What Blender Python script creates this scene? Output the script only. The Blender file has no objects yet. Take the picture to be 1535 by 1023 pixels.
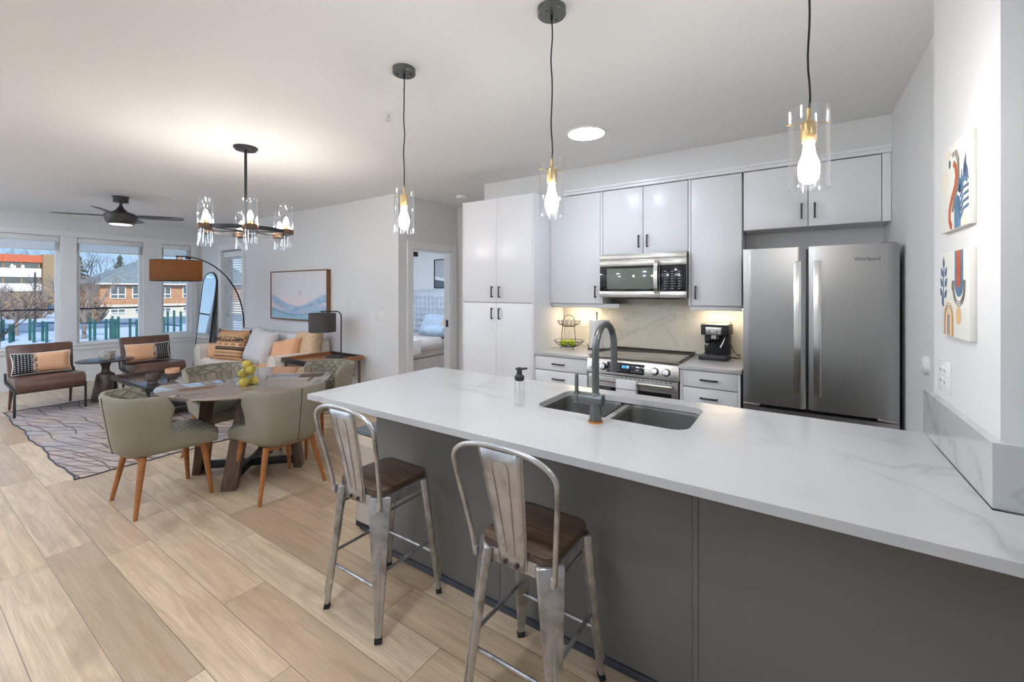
import bpy, bmesh, math, random
from mathutils import Vector, Matrix
random.seed(7)
PI = math.pi
SC = bpy.context.scene
COL = SC.collection
# ---------------------------------------------------------------- camera
cam_data = bpy.data.cameras.new('camera')
cam = bpy.data.objects.new('camera', cam_data); COL.objects.link(cam)
cam_data.sensor_width = 36.0
cam_data.lens = 640.5 * 36.0 / 1535.0
cam_data.shift_y = -(511.5 - 435.6) / 1535.0
cam_data.clip_start = 0.05; cam_data.clip_end = 400
YAW = math.radians(33.713)
cam.location = (0, 0, 1.5)
cam.rotation_euler = (PI / 2, 0, YAW)
SC.camera = cam
# ---------------------------------------------------------------- colour management
SC.view_settings.view_transform = 'Standard'
SC.view_settings.look = 'None'
SC.view_settings.gamma = 1.0
SC.view_settings.exposure = 0.07
SC.view_settings.use_curve_mapping = False
# ---------------------------------------------------------------- light levels (lamp meshes, added fill lights and sky use these)
SKY_STRENGTH = 1.1
PENDANT_L = 215
CHAND_L = 270
DISC_L = 38
FILL_DISC_L = 118
UNDER_L = 50
FILL_GLOBE_L = 22

def lin(c):
    c = c / 255.0
    return c / 12.92 if c <= 0.04045 else ((c + 0.055) / 1.055) ** 2.4
def C(r, g, b): return (lin(r), lin(g), lin(b), 1.0)

# ---------------------------------------------------------------- world
W = bpy.data.worlds.new('winter_sky'); SC.world = W; W.use_nodes = True
nt = W.node_tree; nt.nodes.clear()
wo = nt.nodes.new('ShaderNodeOutputWorld'); bg = nt.nodes.new('ShaderNodeBackground')
tc = nt.nodes.new('ShaderNodeTexCoord'); sep = nt.nodes.new('ShaderNodeSeparateXYZ')
rmp = nt.nodes.new('ShaderNodeValToRGB'); nz = nt.nodes.new('ShaderNodeTexNoise'); mx = nt.nodes.new('ShaderNodeMix'); mx.data_type = 'RGBA'
r2 = nt.nodes.new('ShaderNodeValToRGB'); mp = nt.nodes.new('ShaderNodeMapping')
rmp.color_ramp.elements[0].position = 0.0; rmp.color_ramp.elements[0].color = C(184, 216, 244)
rmp.color_ramp.elements[1].position = 0.45; rmp.color_ramp.elements[1].color = C(92, 156, 224)
mp.inputs['Scale'].default_value = (3, 3, 14); nz.inputs['Scale'].default_value = 2.2; nz.inputs['Detail'].default_value = 6
r2.color_ramp.elements[0].position = 0.48; r2.color_ramp.elements[0].color = (0, 0, 0, 1)
r2.color_ramp.elements[1].position = 0.7; r2.color_ramp.elements[1].color = (0.8, 0.8, 0.8, 1)
L = nt.links
L.new(tc.outputs['Generated'], sep.inputs[0]); L.new(sep.outputs['Z'], rmp.inputs[0])
L.new(tc.outputs['Generated'], mp.inputs[0]); L.new(mp.outputs[0], nz.inputs['Vector']); L.new(nz.outputs['Fac'], r2.inputs[0])
L.new(r2.outputs[0], mx.inputs[0]); L.new(rmp.outputs[0], mx.inputs[6]); mx.inputs[7].default_value = C(238, 243, 248)
L.new(mx.outputs[2], bg.inputs['Color']); bg.inputs['Strength'].default_value = SKY_STRENGTH
L.new(bg.outputs[0], wo.inputs[0])
sun_d = bpy.data.lights.new('sun', 'SUN'); sun_d.energy = 3.6; sun_d.angle = 0.02; sun_d.color = (1.0, 0.93, 0.82)
sun = bpy.data.objects.new('sun', sun_d); COL.objects.link(sun)
sun.rotation_euler = (math.radians(58), 0, math.radians(75)); sun.location = (0, -20, 30)

# ---------------------------------------------------------------- materials
MAT = {}
class N:
    """small node helper"""
    def __init__(s, name):
        s.m = bpy.data.materials.new(name); s.m.use_nodes = True; s.t = s.m.node_tree; s.t.nodes.clear()
        s.out = s.t.nodes.new('ShaderNodeOutputMaterial'); MAT[name] = s.m
    def n(s, typ, **kw):
        nd = s.t.nodes.new(typ)
        for k, v in kw.items(): setattr(nd, k, v)
        return nd
    def l(s, a, b): s.t.links.new(a, b)
    def val(s, x): 
        v = s.n('ShaderNodeValue'); v.outputs[0].default_value = x; return v.outputs[0]
    def math(s, op, a, b=None, c=None):
        m = s.n('ShaderNodeMath', operation=op)
        for i, x in enumerate((a, b, c)):
            if x is None: continue
            if isinstance(x, (int, float)): m.inputs[i].default_value = x
            else: s.l(x, m.inputs[i])
        return m.outputs[0]
    def mix(s, fac, a, b):
        m = s.n('ShaderNodeMix', data_type='RGBA')
        for i, x in ((0, fac), (6, a), (7, b)):
            if isinstance(x, (int, float, tuple)): m.inputs[i].default_value = x
            else: s.l(x, m.inputs[i])
        return m.outputs[2]
    def ramp(s, fac, stops):
        r = s.n('ShaderNodeValToRGB'); e = r.color_ramp.elements
        while len(e) < len(stops): e.new(0.5)
        for i, (p, c) in enumerate(stops): e[i].position = p; e[i].color = c if len(c) == 4 else (*c, 1)
        s.l(fac, r.inputs[0]); return r.outputs[0]
    def coord(s, which='Object', scale=(1, 1, 1), rot=(0, 0, 0), loc=(0, 0, 0)):
        t = s.n('ShaderNodeTexCoord'); m = s.n('ShaderNodeMapping')
        m.inputs['Scale'].default_value = scale; m.inputs['Rotation'].default_value = rot; m.inputs['Location'].default_value = loc
        s.l(t.outputs[which], m.inputs[0]); return m.outputs[0]
    def noise(s, vec, scale=5, detail=4, rough=0.5, dist=0.0):
        n = s.n('ShaderNodeTexNoise'); n.inputs['Scale'].default_value = scale; n.inputs['Detail'].default_value = detail
        n.inputs['Roughness'].default_value = rough; n.inputs['Distortion'].default_value = dist
        if vec is not None: s.l(vec, n.inputs['Vector'])
        return n.outputs['Fac']
    def bump(s, h, strength=0.3, dist=0.01):
        b = s.n('ShaderNodeBump'); b.inputs['Strength'].default_value = strength; b.inputs['Distance'].default_value = dist
        s.l(h, b.inputs['Height']); return b.outputs[0]
    def bsdf(s, color, rough=0.5, metal=0.0, normal=None, spec=0.5, coat=0.0, **kw):
        b = s.n('ShaderNodeBsdfPrincipled')
        for k, x in (('Base Color', color), ('Roughness', rough), ('Metallic', metal)):
            if isinstance(x, (int, float, tuple)): b.inputs[k].default_value = x
            else: s.l(x, b.inputs[k])
        b.inputs['Specular IOR Level'].default_value = spec
        b.inputs['Coat Weight'].default_value = coat; b.inputs['Coat Roughness'].default_value = 0.04
        for k, v in kw.items(): b.inputs[k.replace('_', ' ')].default_value = v
        if normal is not None: s.l(normal, b.inputs['Normal'])
        s.l(b.outputs[0], s.out.inputs[0]); return b

def plain(name, col, rough=0.5, metal=0.0, spec=0.5, coat=0.0, nscale=None, namp=0.06, bumps=0.0, bscale=60):
    h = N(name); c = col; nrm = None
    if nscale:
        f = h.noise(h.coord('Object'), nscale, 3)
        d = tuple(max(0, x * (1 - namp * 2)) for x in col[:3]) + (1,); e = tuple(min(1, x * (1 + namp)) for x in col[:3]) + (1,)
        c = h.ramp(f, [(0.3, d), (0.7, e)])
    if bumps: nrm = h.bump(h.noise(h.coord('Object'), bscale, 3), bumps, 0.004)
    h.bsdf(c, rough, metal, nrm, spec, coat); return h.m

def emit(name, col, strength):
    h = N(name); e = h.n('ShaderNodeEmission'); e.inputs[0].default_value = col; e.inputs[1].default_value = strength
    h.l(e.outputs[0], h.out.inputs[0]); return h.m

def thin_glass(name, tint=(0.97, 0.98, 0.98, 1), base=0.04, edge=0.9, rough=0.0):
    h = N(name); t = h.n('ShaderNodeBsdfTransparent'); t.inputs[0].default_value = tint
    g = h.n('ShaderNodeBsdfGlossy'); g.inputs['Roughness'].default_value = rough; g.inputs[0].default_value = (1, 1, 1, 1)
    lw = h.n('ShaderNodeLayerWeight'); lw.inputs[0].default_value = 0.5
    k = h.math('ADD', h.math('MULTIPLY', h.math('POWER', lw.outputs['Facing'], 5.0), edge), base)
    m = h.n('ShaderNodeMixShader'); h.l(k, m.inputs[0]); h.l(t.outputs[0], m.inputs[1]); h.l(g.outputs[0], m.inputs[2])
    h.l(m.outputs[0], h.out.inputs[0]); return h.m

plain('wall_paint', C(226, 226, 225), 0.62, nscale=1.2, namp=0.012, bumps=0.04, bscale=220)
plain('ceiling_paint', C(236, 236, 235), 0.7, bumps=0.05, bscale=160)
plain('trim_white', C(232, 232, 232), 0.35)
plain('cabinet_white', C(240, 240, 242), 0.28, spec=0.45)
plain('cabinet_shadow_gap', C(120, 120, 122), 0.6)
plain('handle_dark', C(70, 70, 72), 0.35, 0.8)
plain('island_grey', C(120, 119, 116), 0.42, nscale=2, namp=0.02)
plain('island_shoe', C(70, 74, 82), 0.4)
plain('black_matte', C(38, 38, 40), 0.5)
plain('black_gloss', C(22, 23, 25), 0.12, spec=0.6)
plain('black_metal', C(62, 62, 64), 0.38, 0.7)
plain('chrome', C(225, 225, 225), 0.12, 1.0)
plain('brass', C(214, 180, 120), 0.28, 1.0)
plain('copper', C(205, 140, 80), 0.25, 1.0)
plain('gunmetal', C(112, 116, 116), 0.3, 0.85)
plain('sink_steel', C(120, 120, 116), 0.42, 0.7)
plain('seam_dark', C(74, 70, 60), 0.8)
plain('rubber', C(45, 45, 46), 0.8)
plain('plastic_white', C(235, 235, 233), 0.35)
plain('paper_white', C(240, 238, 234), 0.85, bumps=0.15, bscale=120)
plain('leather_brown', C(100, 70, 58), 0.3, nscale=14, namp=0.12, bumps=0.12, bscale=140)
plain('wood_leg', C(176, 112, 62), 0.38, nscale=20, namp=0.12)
plain('peach_fabric', C(226, 172, 132), 0.9, bumps=0.2, bscale=200)
plain('sofa_fabric', C(222, 208, 196), 0.92, nscale=6, namp=0.03, bumps=0.2, bscale=220)
plain('grey_blue_fabric', C(208, 205, 206), 0.92, nscale=6, namp=0.03, bumps=0.2, bscale=220)
plain('fur_beige', C(222, 190, 155), 0.95, nscale=40, namp=0.12, bumps=0.9, bscale=90)
plain('dark_shade', C(72, 68, 68), 0.8, bumps=0.1, bscale=300)
plain('taupe_frame', C(128, 86, 56), 0.5)
plain('bronze_dark', C(104, 78, 58), 0.45, 0.3)
plain('smoke_glass', C(96, 82, 76), 0.12, spec=0.7)
plain('frost_glass', C(205, 200, 190), 0.25, spec=0.6, nscale=60, namp=0.3, bumps=0.6, bscale=70)
plain('side_table_metal', C(78, 74, 76), 0.3, 0.75, nscale=9, namp=0.1)
plain('tray_metal', C(120, 118, 116), 0.22, 0.85)
plain('pear_skin', C(206, 178, 62), 0.45, nscale=30, namp=0.16)
plain('lime_skin', C(176, 196, 40), 0.45, nscale=30, namp=0.12)
plain('stem_brown', C(92, 66, 40), 0.8)
plain('linen_beige', C(206, 196, 190), 0.95, nscale=8, namp=0.04, bumps=0.3, bscale=160)
plain('linen_white', C(236, 233, 228), 0.95, bumps=0.3, bscale=120)
plain('linen_blue', C(190, 208, 226), 0.95, nscale=14, namp=0.06)
plain('bin_steel', C(206, 202, 196), 0.34, 0.55)
plain('bin_lid', C(112, 124, 134), 0.35, 0.2)
plain('fan_dark', C(72, 70, 70), 0.42, 0.4, nscale=10, namp=0.1)
plain('fan_blade', C(84, 88, 94), 0.4, 0.2)
plain('green_post', C(10, 92, 84), 0.5)
plain('blue_rail', C(14, 70, 112), 0.5)
plain('bark_grey', C(150, 136, 128), 0.9, nscale=12, namp=0.15)
plain('bark_dark', C(70, 60, 58), 0.9)
plain('conifer', C(72, 92, 78), 0.95, nscale=6, namp=0.35)
plain('brush_brown', C(166, 142, 122), 0.95, nscale=4, namp=0.3)
plain('snow', C(226, 236, 246), 0.9, nscale=0.15, namp=0.06)
plain('asphalt_wet', C(150, 168, 186), 0.6, nscale=0.4, namp=0.12)
plain('orange_fascia', C(206, 104, 66), 0.6)
plain('white_panel', C(232, 232, 232), 0.6)
plain('tan_brick', C(166, 142, 108), 0.85, nscale=5, namp=0.12)
plain('dark_window', C(98, 104, 100), 0.15, spec=0.7)
plain('roof_slate', C(138, 150, 152), 0.85, nscale=3, namp=0.14)
plain('stucco_cream', C(214, 206, 190), 0.85)
plain('red_sign', C(214, 70, 62), 0.5)
plain('car_blue', C(70, 110, 140), 0.25, 0.3)
plain('concrete', C(190, 190, 186), 0.85, nscale=3, namp=0.05)
plain('carpet', C(205, 200, 194), 0.95)
plain('cable_black', C(30, 30, 30), 0.6)
plain('mirror_glass', C(240, 243, 245), 0.02, 1.0)
plain('towel_white', C(238, 238, 240), 0.95, bumps=0.4, bscale=150)
plain('towel_stripe', C(70, 74, 82), 0.95)
plain('display_black', C(24, 28, 32), 0.1, spec=0.6)
plain('key_grey', C(150, 156, 160), 0.5)
plain('mw_window', C(112, 122, 112), 0.07, spec=0.9)
plain('oven_glass', C(24, 24, 24), 0.06, spec=0.7)
plain('cooktop_glass', C(150, 144, 132), 0.09, spec=0.8)
plain('pic_grey', C(176, 178, 182), 0.7); plain('pic_dark', C(92, 104, 112), 0.7); plain('pic_white', C(226, 228, 230), 0.7)
plain('velvet_tuft', C(200, 206, 214), 0.6, nscale=3, namp=0.04)
thin_glass('glass_clear')
thin_glass('glass_tube', (0.98, 0.98, 0.98, 1), 0.085, 0.95)
thin_glass('window_glass', (0.97, 0.98, 0.985, 1), 0.035, 0.6)
emit('bulb_white', (1.0, 0.97, 0.94, 1), PENDANT_L)
emit('bulb_warm', (1.0, 0.92, 0.83, 1), CHAND_L)
emit('disc_white', (0.82, 0.95, 1.14, 1), DISC_L)
emit('disc_fill', (0.82, 0.95, 1.14, 1), FILL_DISC_L)
emit('globe_fill', (0.76, 0.94, 1.17, 1), FILL_GLOBE_L)
emit('globe_fill_far', (0.76, 0.94, 1.17, 1), FILL_GLOBE_L * 2.2)
emit('disc_fill_near', (0.82, 0.95, 1.14, 1), DISC_L * 2.5)
emit('strip_warm', (1.0, 0.80, 0.58, 1), UNDER_L)
emit('fan_lens_and_fill', (1.0, 0.97, 0.93, 1), 1.2)  # lens of the ceiling fan, also on one added fill disc
emit('clock_blue', (0.12, 0.45, 1.0, 1), 2.0)

def m_floor():
    h = N('oak_planks'); t = h.n('ShaderNodeTexCoord'); sp = h.n('ShaderNodeSeparateXYZ'); h.l(t.outputs['Object'], sp.inputs[0])
    PW, PL = 0.197, 1.55
    ry = h.math('DIVIDE', h.math('SUBTRACT', sp.outputs[1], 0.536), PW)
    row = h.math('FLOOR', ry); fy = h.math('FRACT', ry)
    wn = h.n('ShaderNodeTexWhiteNoise', noise_dimensions='1D'); h.l(row, wn.inputs['W'])
    px_ = h.math('ADD', h.math('DIVIDE', sp.outputs[0], PL), h.math('MULTIPLY', wn.outputs['Value'], 7.31))
    ix = h.math('FLOOR', px_); fx = h.math('FRACT', px_)
    cv = h.n('ShaderNodeCombineXYZ'); h.l(h.math('ADD', row, 17.0), cv.inputs[0]); h.l(h.math('ADD', ix, 5.0), cv.inputs[1])
    w2 = h.n('ShaderNodeTexWhiteNoise', noise_dimensions='2D'); h.l(cv.outputs[0], w2.inputs['Vector'])
    rnd = w2.outputs['Value']
    base = h.ramp(rnd, [(0.0, C(196, 168, 138)), (0.12, C(216, 188, 156)), (0.5, C(236, 212, 181)), (0.8, C(228, 200, 164)), (0.93, C(214, 186, 154)), (1.0, C(198, 174, 146))])
    # grain: stretched along the plank, shifted per plank
    off = h.n('ShaderNodeCombineXYZ'); h.l(h.math('MULTIPLY', rnd, 37.0), off.inputs[0]); h.l(h.math('MULTIPLY', rnd, 91.0), off.inputs[1])
    ad = h.n('ShaderNodeVectorMath', operation='ADD'); h.l(t.outputs['Object'], ad.inputs[0]); h.l(off.outputs[0], ad.inputs[1])
    mp = h.n('ShaderNodeMapping'); mp.inputs['Scale'].default_value = (0.8, 10.0, 1); h.l(ad.outputs[0], mp.inputs[0])
    g1 = h.noise(mp.outputs[0], 2.2, 6, 0.62, 1.0)
    mp2 = h.n('ShaderNodeMapping'); mp2.inputs['Scale'].default_value = (1.4, 95.0, 1); h.l(ad.outputs[0], mp2.inputs[0])
    g2 = h.noise(mp2.outputs[0], 2.0, 5, 0.6, 0.3)
    mp3 = h.n('ShaderNodeMapping'); mp3.inputs['Scale'].default_value = (1.0, 2.6, 1); h.l(ad.outputs[0], mp3.inputs[0])
    g3 = h.noise(mp3.outputs[0], 2.3, 3, 0.5, 0.6)
    c1 = h.mix(h.ramp(g1, [(0.32, (0.75, 0.75, 0.75)), (0.62, (0, 0, 0))]), base, h.mix(0.6, base, C(150, 116, 84)))
    c2 = h.mix(h.math('MULTIPLY', h.ramp(g2, [(0.35, (1, 1, 1)), (0.6, (0, 0, 0))]), 0.35), c1, C(170, 140, 108))
    c3 = h.mix(h.ramp(g3, [(0.55, (0, 0, 0)), (0.75, (0.6, 0.6, 0.6))]), c2, C(164, 140, 116))
    # knots
    vo = h.n('ShaderNodeTexVoronoi'); vo.inputs['Scale'].default_value = 1.0
    mp4 = h.n('ShaderNodeMapping'); mp4.inputs['Scale'].default_value = (1.6, 2.6, 1); h.l(ad.outputs[0], mp4.inputs[0]); h.l(mp4.outputs[0], vo.inputs['Vector'])
    kn = h.ramp(vo.outputs['Distance'], [(0.0, (0.75, 0.75, 0.75)), (0.045, (0, 0, 0))])
    c3 = h.mix(kn, c3, C(104, 78, 56))
    ey = h.math('MINIMUM', fy, h.math('SUBTRACT', 1.0, fy)); ex = h.math('MINIMUM', fx, h.math('SUBTRACT', 1.0, fx))
    gap = h.math('MINIMUM', h.math('MULTIPLY', ey, PW), h.math('MULTIPLY', ex, PL))
    gm = h.ramp(h.math('MULTIPLY', gap, 100.0), [(0.06, (1, 1, 1)), (0.24, (0, 0, 0))])
    c4 = h.mix(h.math('MULTIPLY', gm, 0.7), c3, C(86, 66, 50))
    hgt = h.math('SUBTRACT', h.math('MULTIPLY', g2, 0.15), gm)
    h.bsdf(c4, h.ramp(g1, [(0.2, (0.36, 0.36, 0.36)), (0.8, (0.27, 0.27, 0.27))]), 0, h.bump(hgt, 0.25, 0.002), 0.5)
m_floor()

def m_quartz(name, base, vein, amt=0.55, scale=1.0, rough=0.1):
    h = N(name); v = h.coord('Object', (scale, scale, scale), (0, 0, 0.5))
    wp = h.noise(v, 1.1, 5, 0.55, 0.4)
    mp = h.n('ShaderNodeVectorMath', operation='ADD'); cb = h.n('ShaderNodeCombineXYZ'); h.l(wp, cb.inputs[0]); h.l(wp, cb.inputs[1]); h.l(wp, cb.inputs[2])
    sc = h.n('ShaderNodeVectorMath', operation='SCALE'); sc.inputs['Scale'].default_value = 1.3; h.l(cb.outputs[0], sc.inputs[0])
    h.l(v, mp.inputs[0]); h.l(sc.outputs[0], mp.inputs[1])
    n1 = h.noise(mp.outputs[0], 1.25, 5, 0.5, 0.9)
    d1 = h.math('ABSOLUTE', h.math('SUBTRACT', n1, 0.5))
    ve = h.ramp(d1, [(0.0, (1, 1, 1)), (0.02, (0.35, 0.35, 0.35)), (0.05, (0, 0, 0))])
    msk = h.ramp(h.noise(v, 0.9, 2), [(0.45, (0, 0, 0)), (0.7, (1, 1, 1))])
    f = h.math('MULTIPLY', h.math('MULTIPLY', ve, msk), amt)
    cl = h.mix(h.ramp(h.noise(v, 2.2, 4), [(0.35, (0, 0, 0)), (0.75, (0.5, 0.5, 0.5))]), base, tuple(x * 0.94 for x in base[:3]) + (1,))
    h.bsdf(h.mix(f, cl, vein), rough, 0, None, 0.5)
m_quartz('quartz_white', C(200, 200, 199), C(158, 157, 153), 0.7, 0.8, 0.2)
m_quartz('quartz_splash', C(226, 222, 208), C(166, 162, 148), 0.6, 2.0, 0.2)

def m_brushed(name, col, rough, axis, var=0.10):
    h = N(name); sc = [60, 60, 60]; sc[axis] = 0.6
    f = h.noise(h.coord('Object', tuple(sc)), 4, 3)
    lo = tuple(x * (1 - var) for x in col[:3]) + (1,); hi = tuple(min(1, x * (1 + var)) for x in col[:3]) + (1,)
    h.bsdf(h.ramp(f, [(0.3, lo), (0.7, hi)]), h.ramp(f, [(0.3, (rough * .85,) * 3), (0.7, (rough * 1.15,) * 3)]), 1.0, h.bump(f, 0.03, 0.001))
m_brushed('fridge_steel', C(170, 170, 169), 0.33, 2, 0.025)
m_brushed('steel_h', C(200, 196, 190), 0.3, 0)
m_brushed('steel_bright', C(232, 232, 230), 0.22, 2)
def m_stool():
    h = N('stool_metal'); v = h.coord('Object')
    f = h.noise(v, 9, 5, 0.6, 0.6)
    c = h.ramp(f, [(0.3, C(132, 130, 128)), (0.5, C(184, 184, 186)), (0.75, C(206, 206, 207))])
    h.bsdf(c, h.ramp(f, [(0.3, (0.42,) * 3), (0.7, (0.27,) * 3)]), 0.82)
m_stool()
def m_wood(name, a, b, rough=0.4, axis=0, stretch=14, seams=0.0):
    h = N(name); sc = [stretch] * 3; sc[axis] = 1.2
    v = h.coord('Object', tuple(sc)); f = h.noise(v, 2.5, 6, 0.6, 0.7)
    c = h.ramp(f, [(0.25, a), (0.7, b)])
    nrm = h.bump(f, 0.12, 0.003)
    if seams:
        t = h.n('ShaderNodeTexCoord'); sp = h.n('ShaderNodeSeparateXYZ'); h.l(t.outputs['Object'], sp.inputs[0])
        y = h.math('FRACT', h.math('DIVIDE', h.math('ADD', sp.outputs[1 if axis == 0 else 0], 5.0), seams))
        e = h.math('MINIMUM', y, h.math('SUBTRACT', 1.0, y))
        c = h.mix(h.ramp(e, [(0.0, (0.8, 0.8, 0.8)), (0.05, (0, 0, 0))]), c, C(30, 24, 20))
    h.bsdf(c, rough, 0, nrm)
m_wood('stool_wood', C(46, 36, 32), C(112, 88, 68), 0.42, 0, 16, 0.0745)
m_wood('walnut_leg', C(70, 52, 44), C(116, 92, 78), 0.4, 2)
m_wood('tray_wood', C(120, 76, 46), C(176, 120, 78), 0.35, 1)
m_wood('pedestal_wood', C(58, 46, 42), C(92, 72, 60), 0.35, 1)
def m_tabletop():
    h = N('table_glass')
    h.bsdf(C(132, 114, 100), 0.02, 0.0, None, 0.5, 0.0, IOR=3.8)
m_tabletop()
def m_chair(name, quilt):
    h = N(name)
    f = h.noise(h.coord('Object', (1, 1, 1)), 160, 2)
    g = h.noise(h.coord('Object', (1, 1, 1)), 3, 2)
    c = h.ramp(g, [(0.3, C(138, 132, 114)), (0.7, C(152, 146, 129))])
    hh = h.math('MULTIPLY', f, 0.12); st, ds = 0.25, 0.004
    if quilt:
        t = h.n('ShaderNodeTexCoord'); sp = h.n('ShaderNodeSeparateXYZ'); h.l(t.outputs['UV'], sp.inputs[0])
        a = h.math('FRACT', h.math('ADD', sp.outputs[0], sp.outputs[1])); b = h.math('FRACT', h.math('ADD', h.math('SUBTRACT', sp.outputs[0], sp.outputs[1]), 40.0))
        ea = h.math('MINIMUM', a, h.math('SUBTRACT', 1.0, a)); eb = h.math('MINIMUM', b, h.math('SUBTRACT', 1.0, b))
        e = h.math('MINIMUM', ea, eb)
        q = h.ramp(e, [(0.0, (0, 0, 0)), (0.12, (0.6, 0.6, 0.6)), (0.45, (1, 1, 1))])
        c = h.mix(h.ramp(e, [(0.0, (0.85, 0.85, 0.85)), (0.06, (0, 0, 0))]), c, C(84, 80, 66))
        hh = h.math('ADD', hh, q); st, ds = 0.7, 0.012
    h.bsdf(c, 0.5, 0, h.bump(hh, st, ds), 0.4)
m_chair('chair_cloth', False); m_chair('chair_quilt', True)
def m_rug():
    h = N('rug_weave'); v = h.coord('Object'); t = h.n('ShaderNodeTexCoord'); sp = h.n('ShaderNodeSeparateXYZ'); h.l(t.outputs['Object'], sp.inputs[0])
    lines = None
    for ang, fr, ns, amp, off in ((30, 9.0, 0.9, 0.7, 0.0), (17, 9.5, 1.0, 0.6, 3.3), (44, 8.0, 0.8, 0.7, 7.1), (3, 5.0, 1.0, 0.7, 5.2)):
        s_, c_ = math.sin(math.radians(ang)), math.cos(math.radians(ang))
        w = h.noise(h.coord('Object', (1, 1, 1), (0, 0, 0), (off, off * 1.7, 0)), ns, 1)
        q = h.math('ADD', h.math('SUBTRACT', h.math('MULTIPLY', sp.outputs[0], s_), h.math('MULTIPLY', sp.outputs[1], c_)), h.math('MULTIPLY', w, amp * .5))
        f = h.math('FRACT', h.math('ADD', h.math('MULTIPLY', q, fr), 60.0 + off))
        d = h.math('DIVIDE', h.math('ABSOLUTE', h.math('SUBTRACT', f, 0.5)), fr)
        m = h.ramp(h.noise(h.coord('Object', (1, 1, 1), (0, 0, 0), (off * 2.1 + 4, 1 - off, 0)), 1.6, 2), [(0.42, (0, 0, 0)), (0.5, (1, 1, 1))])
        ln = h.math('MULTIPLY', h.ramp(h.math('MULTIPLY', d, 10.0), [(0.035, (1, 1, 1)), (0.085, (0, 0, 0))]), m)
        lines = ln if lines is None else h.math('MAXIMUM', lines, ln)
    base = h.ramp(h.noise(v, 1.6, 3), [(0.38, C(172, 164, 166)), (0.62, C(192, 172, 156))])
    c = h.mix(h.math('MULTIPLY', lines, 0.95), base, C(112, 94, 88))
    hh = h.math('SUBTRACT', h.math('MULTIPLY', h.noise(v, 120, 2), 0.3), lines)
    h.bsdf(c, 0.95, 0, h.bump(hh, 0.8, 0.006), 0.2)
m_rug()
plain('rug_border', C(84, 80, 96), 0.95, nscale=30, namp=0.2)
def m_brick(name, a, b, mortar, sc):
    h = N(name); t = h.n('ShaderNodeTexCoord'); sp = h.n('ShaderNodeSeparateXYZ'); h.l(t.outputs['Object'], sp.inputs[0])
    cb = h.n('ShaderNodeCombineXYZ'); h.l(sp.outputs[1], cb.inputs[0]); h.l(sp.outputs[2], cb.inputs[1])
    br = h.n('ShaderNodeTexBrick'); br.inputs['Color1'].default_value = a; br.inputs['Color2'].default_value = b; br.inputs['Mortar'].default_value = mortar
    br.inputs['Scale'].default_value = sc; h.l(cb.outputs[0], br.inputs['Vector']); h.bsdf(br.outputs[0], 0.85)
m_brick('house_brick', C(170, 116, 82), C(196, 146, 108), C(200, 170, 140), 2.2)
def m_shade():
    h = N('brown_shade'); d = h.n('ShaderNodeBsdfDiffuse'); d.inputs[0].default_value = C(104, 84, 68)
    t = h.n('ShaderNodeBsdfTranslucent'); t.inputs[0].default_value = C(200, 164, 126)
    m = h.n('ShaderNodeMixShader'); m.inputs[0].default_value = 0.55
    h.l(d.outputs[0], m.inputs[1]); h.l(t.outputs[0], m.inputs[2]); h.l(m.outputs[0], h.out.inputs[0])
m_shade()
emit('shade_bulb', (1.0, 0.80, 0.58, 1), 30.0)
def m_painting():
    h = N('painting_waves'); t = h.n('ShaderNodeTexCoord'); sp = h.n('ShaderNodeSeparateXYZ'); h.l(t.outputs['Object'], sp.inputs[0])
    x, z = sp.outputs[0], sp.outputs[2]       # object space: x in [-.78,.78], z in [0,.74]
    nzv = h.noise(h.coord('Object', (2.2, 1, 4)), 2.0, 5, 0.55, 0.5)
    def wave(a, ph, fr, off):
        return h.math('ADD', h.math('ADD', h.math('MULTIPLY', h.math('COSINE', h.math('ADD', h.math('MULTIPLY', x, fr), ph)), a), off), h.math('MULTIPLY', h.math('SUBTRACT', nzv, 0.5), 0.07))
    w1 = h.math('ADD', wave(-0.10, 0.1, 3.4, 0.33), 0.0)
    w2 = wave(-0.055, 0.9, 3.9, 0.20); w3 = wave(-0.05, 0.2, 3.2, 0.14)
    sky = h.ramp(h.math('DIVIDE', z, 0.74), [(0.3, C(238, 220, 222)), (0.6, C(222, 224, 228)), (1.0, C(226, 222, 222))])
    def over(c, w, col):
        return h.mix(h.ramp(h.math('MULTIPLY', h.math('SUBTRACT', w, z), 30.0), [(0.0, (0, 0, 0)), (1.0, (1, 1, 1))]), c, col)
    c = over(sky, w1, h.mix(h.ramp(nzv, [(0.35, (0, 0, 0)), (0.65, (1, 1, 1))]), C(140, 176, 206), C(188, 204, 222)))
    c = over(c, h.math('SUBTRACT', w1, 0.12), C(226, 214, 220))
    c = over(c, w2, C(176, 194, 216))
    c = over(c, h.math('ADD', w3, 0.015), C(110, 152, 182))
    c = over(c, w3, h.ramp(nzv, [(0.3, C(150, 190, 206)), (0.7, C(170, 200, 224))]))
    dx = h.math('SUBTRACT', x, 0.07); dz = h.math('SUBTRACT', z, 0.405)
    r = h.math('SQRT', h.math('ADD', h.math('MULTIPLY', dx, dx), h.math('MULTIPLY', dz, dz)))
    c = h.mix(h.ramp(h.math('MULTIPLY', r, 10.0), [(0.25, (0.8, 0.8, 0.8)), (0.5, (0, 0, 0))]), c, C(222, 186, 194))
    h.bsdf(c, 0.7)
m_painting()
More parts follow.
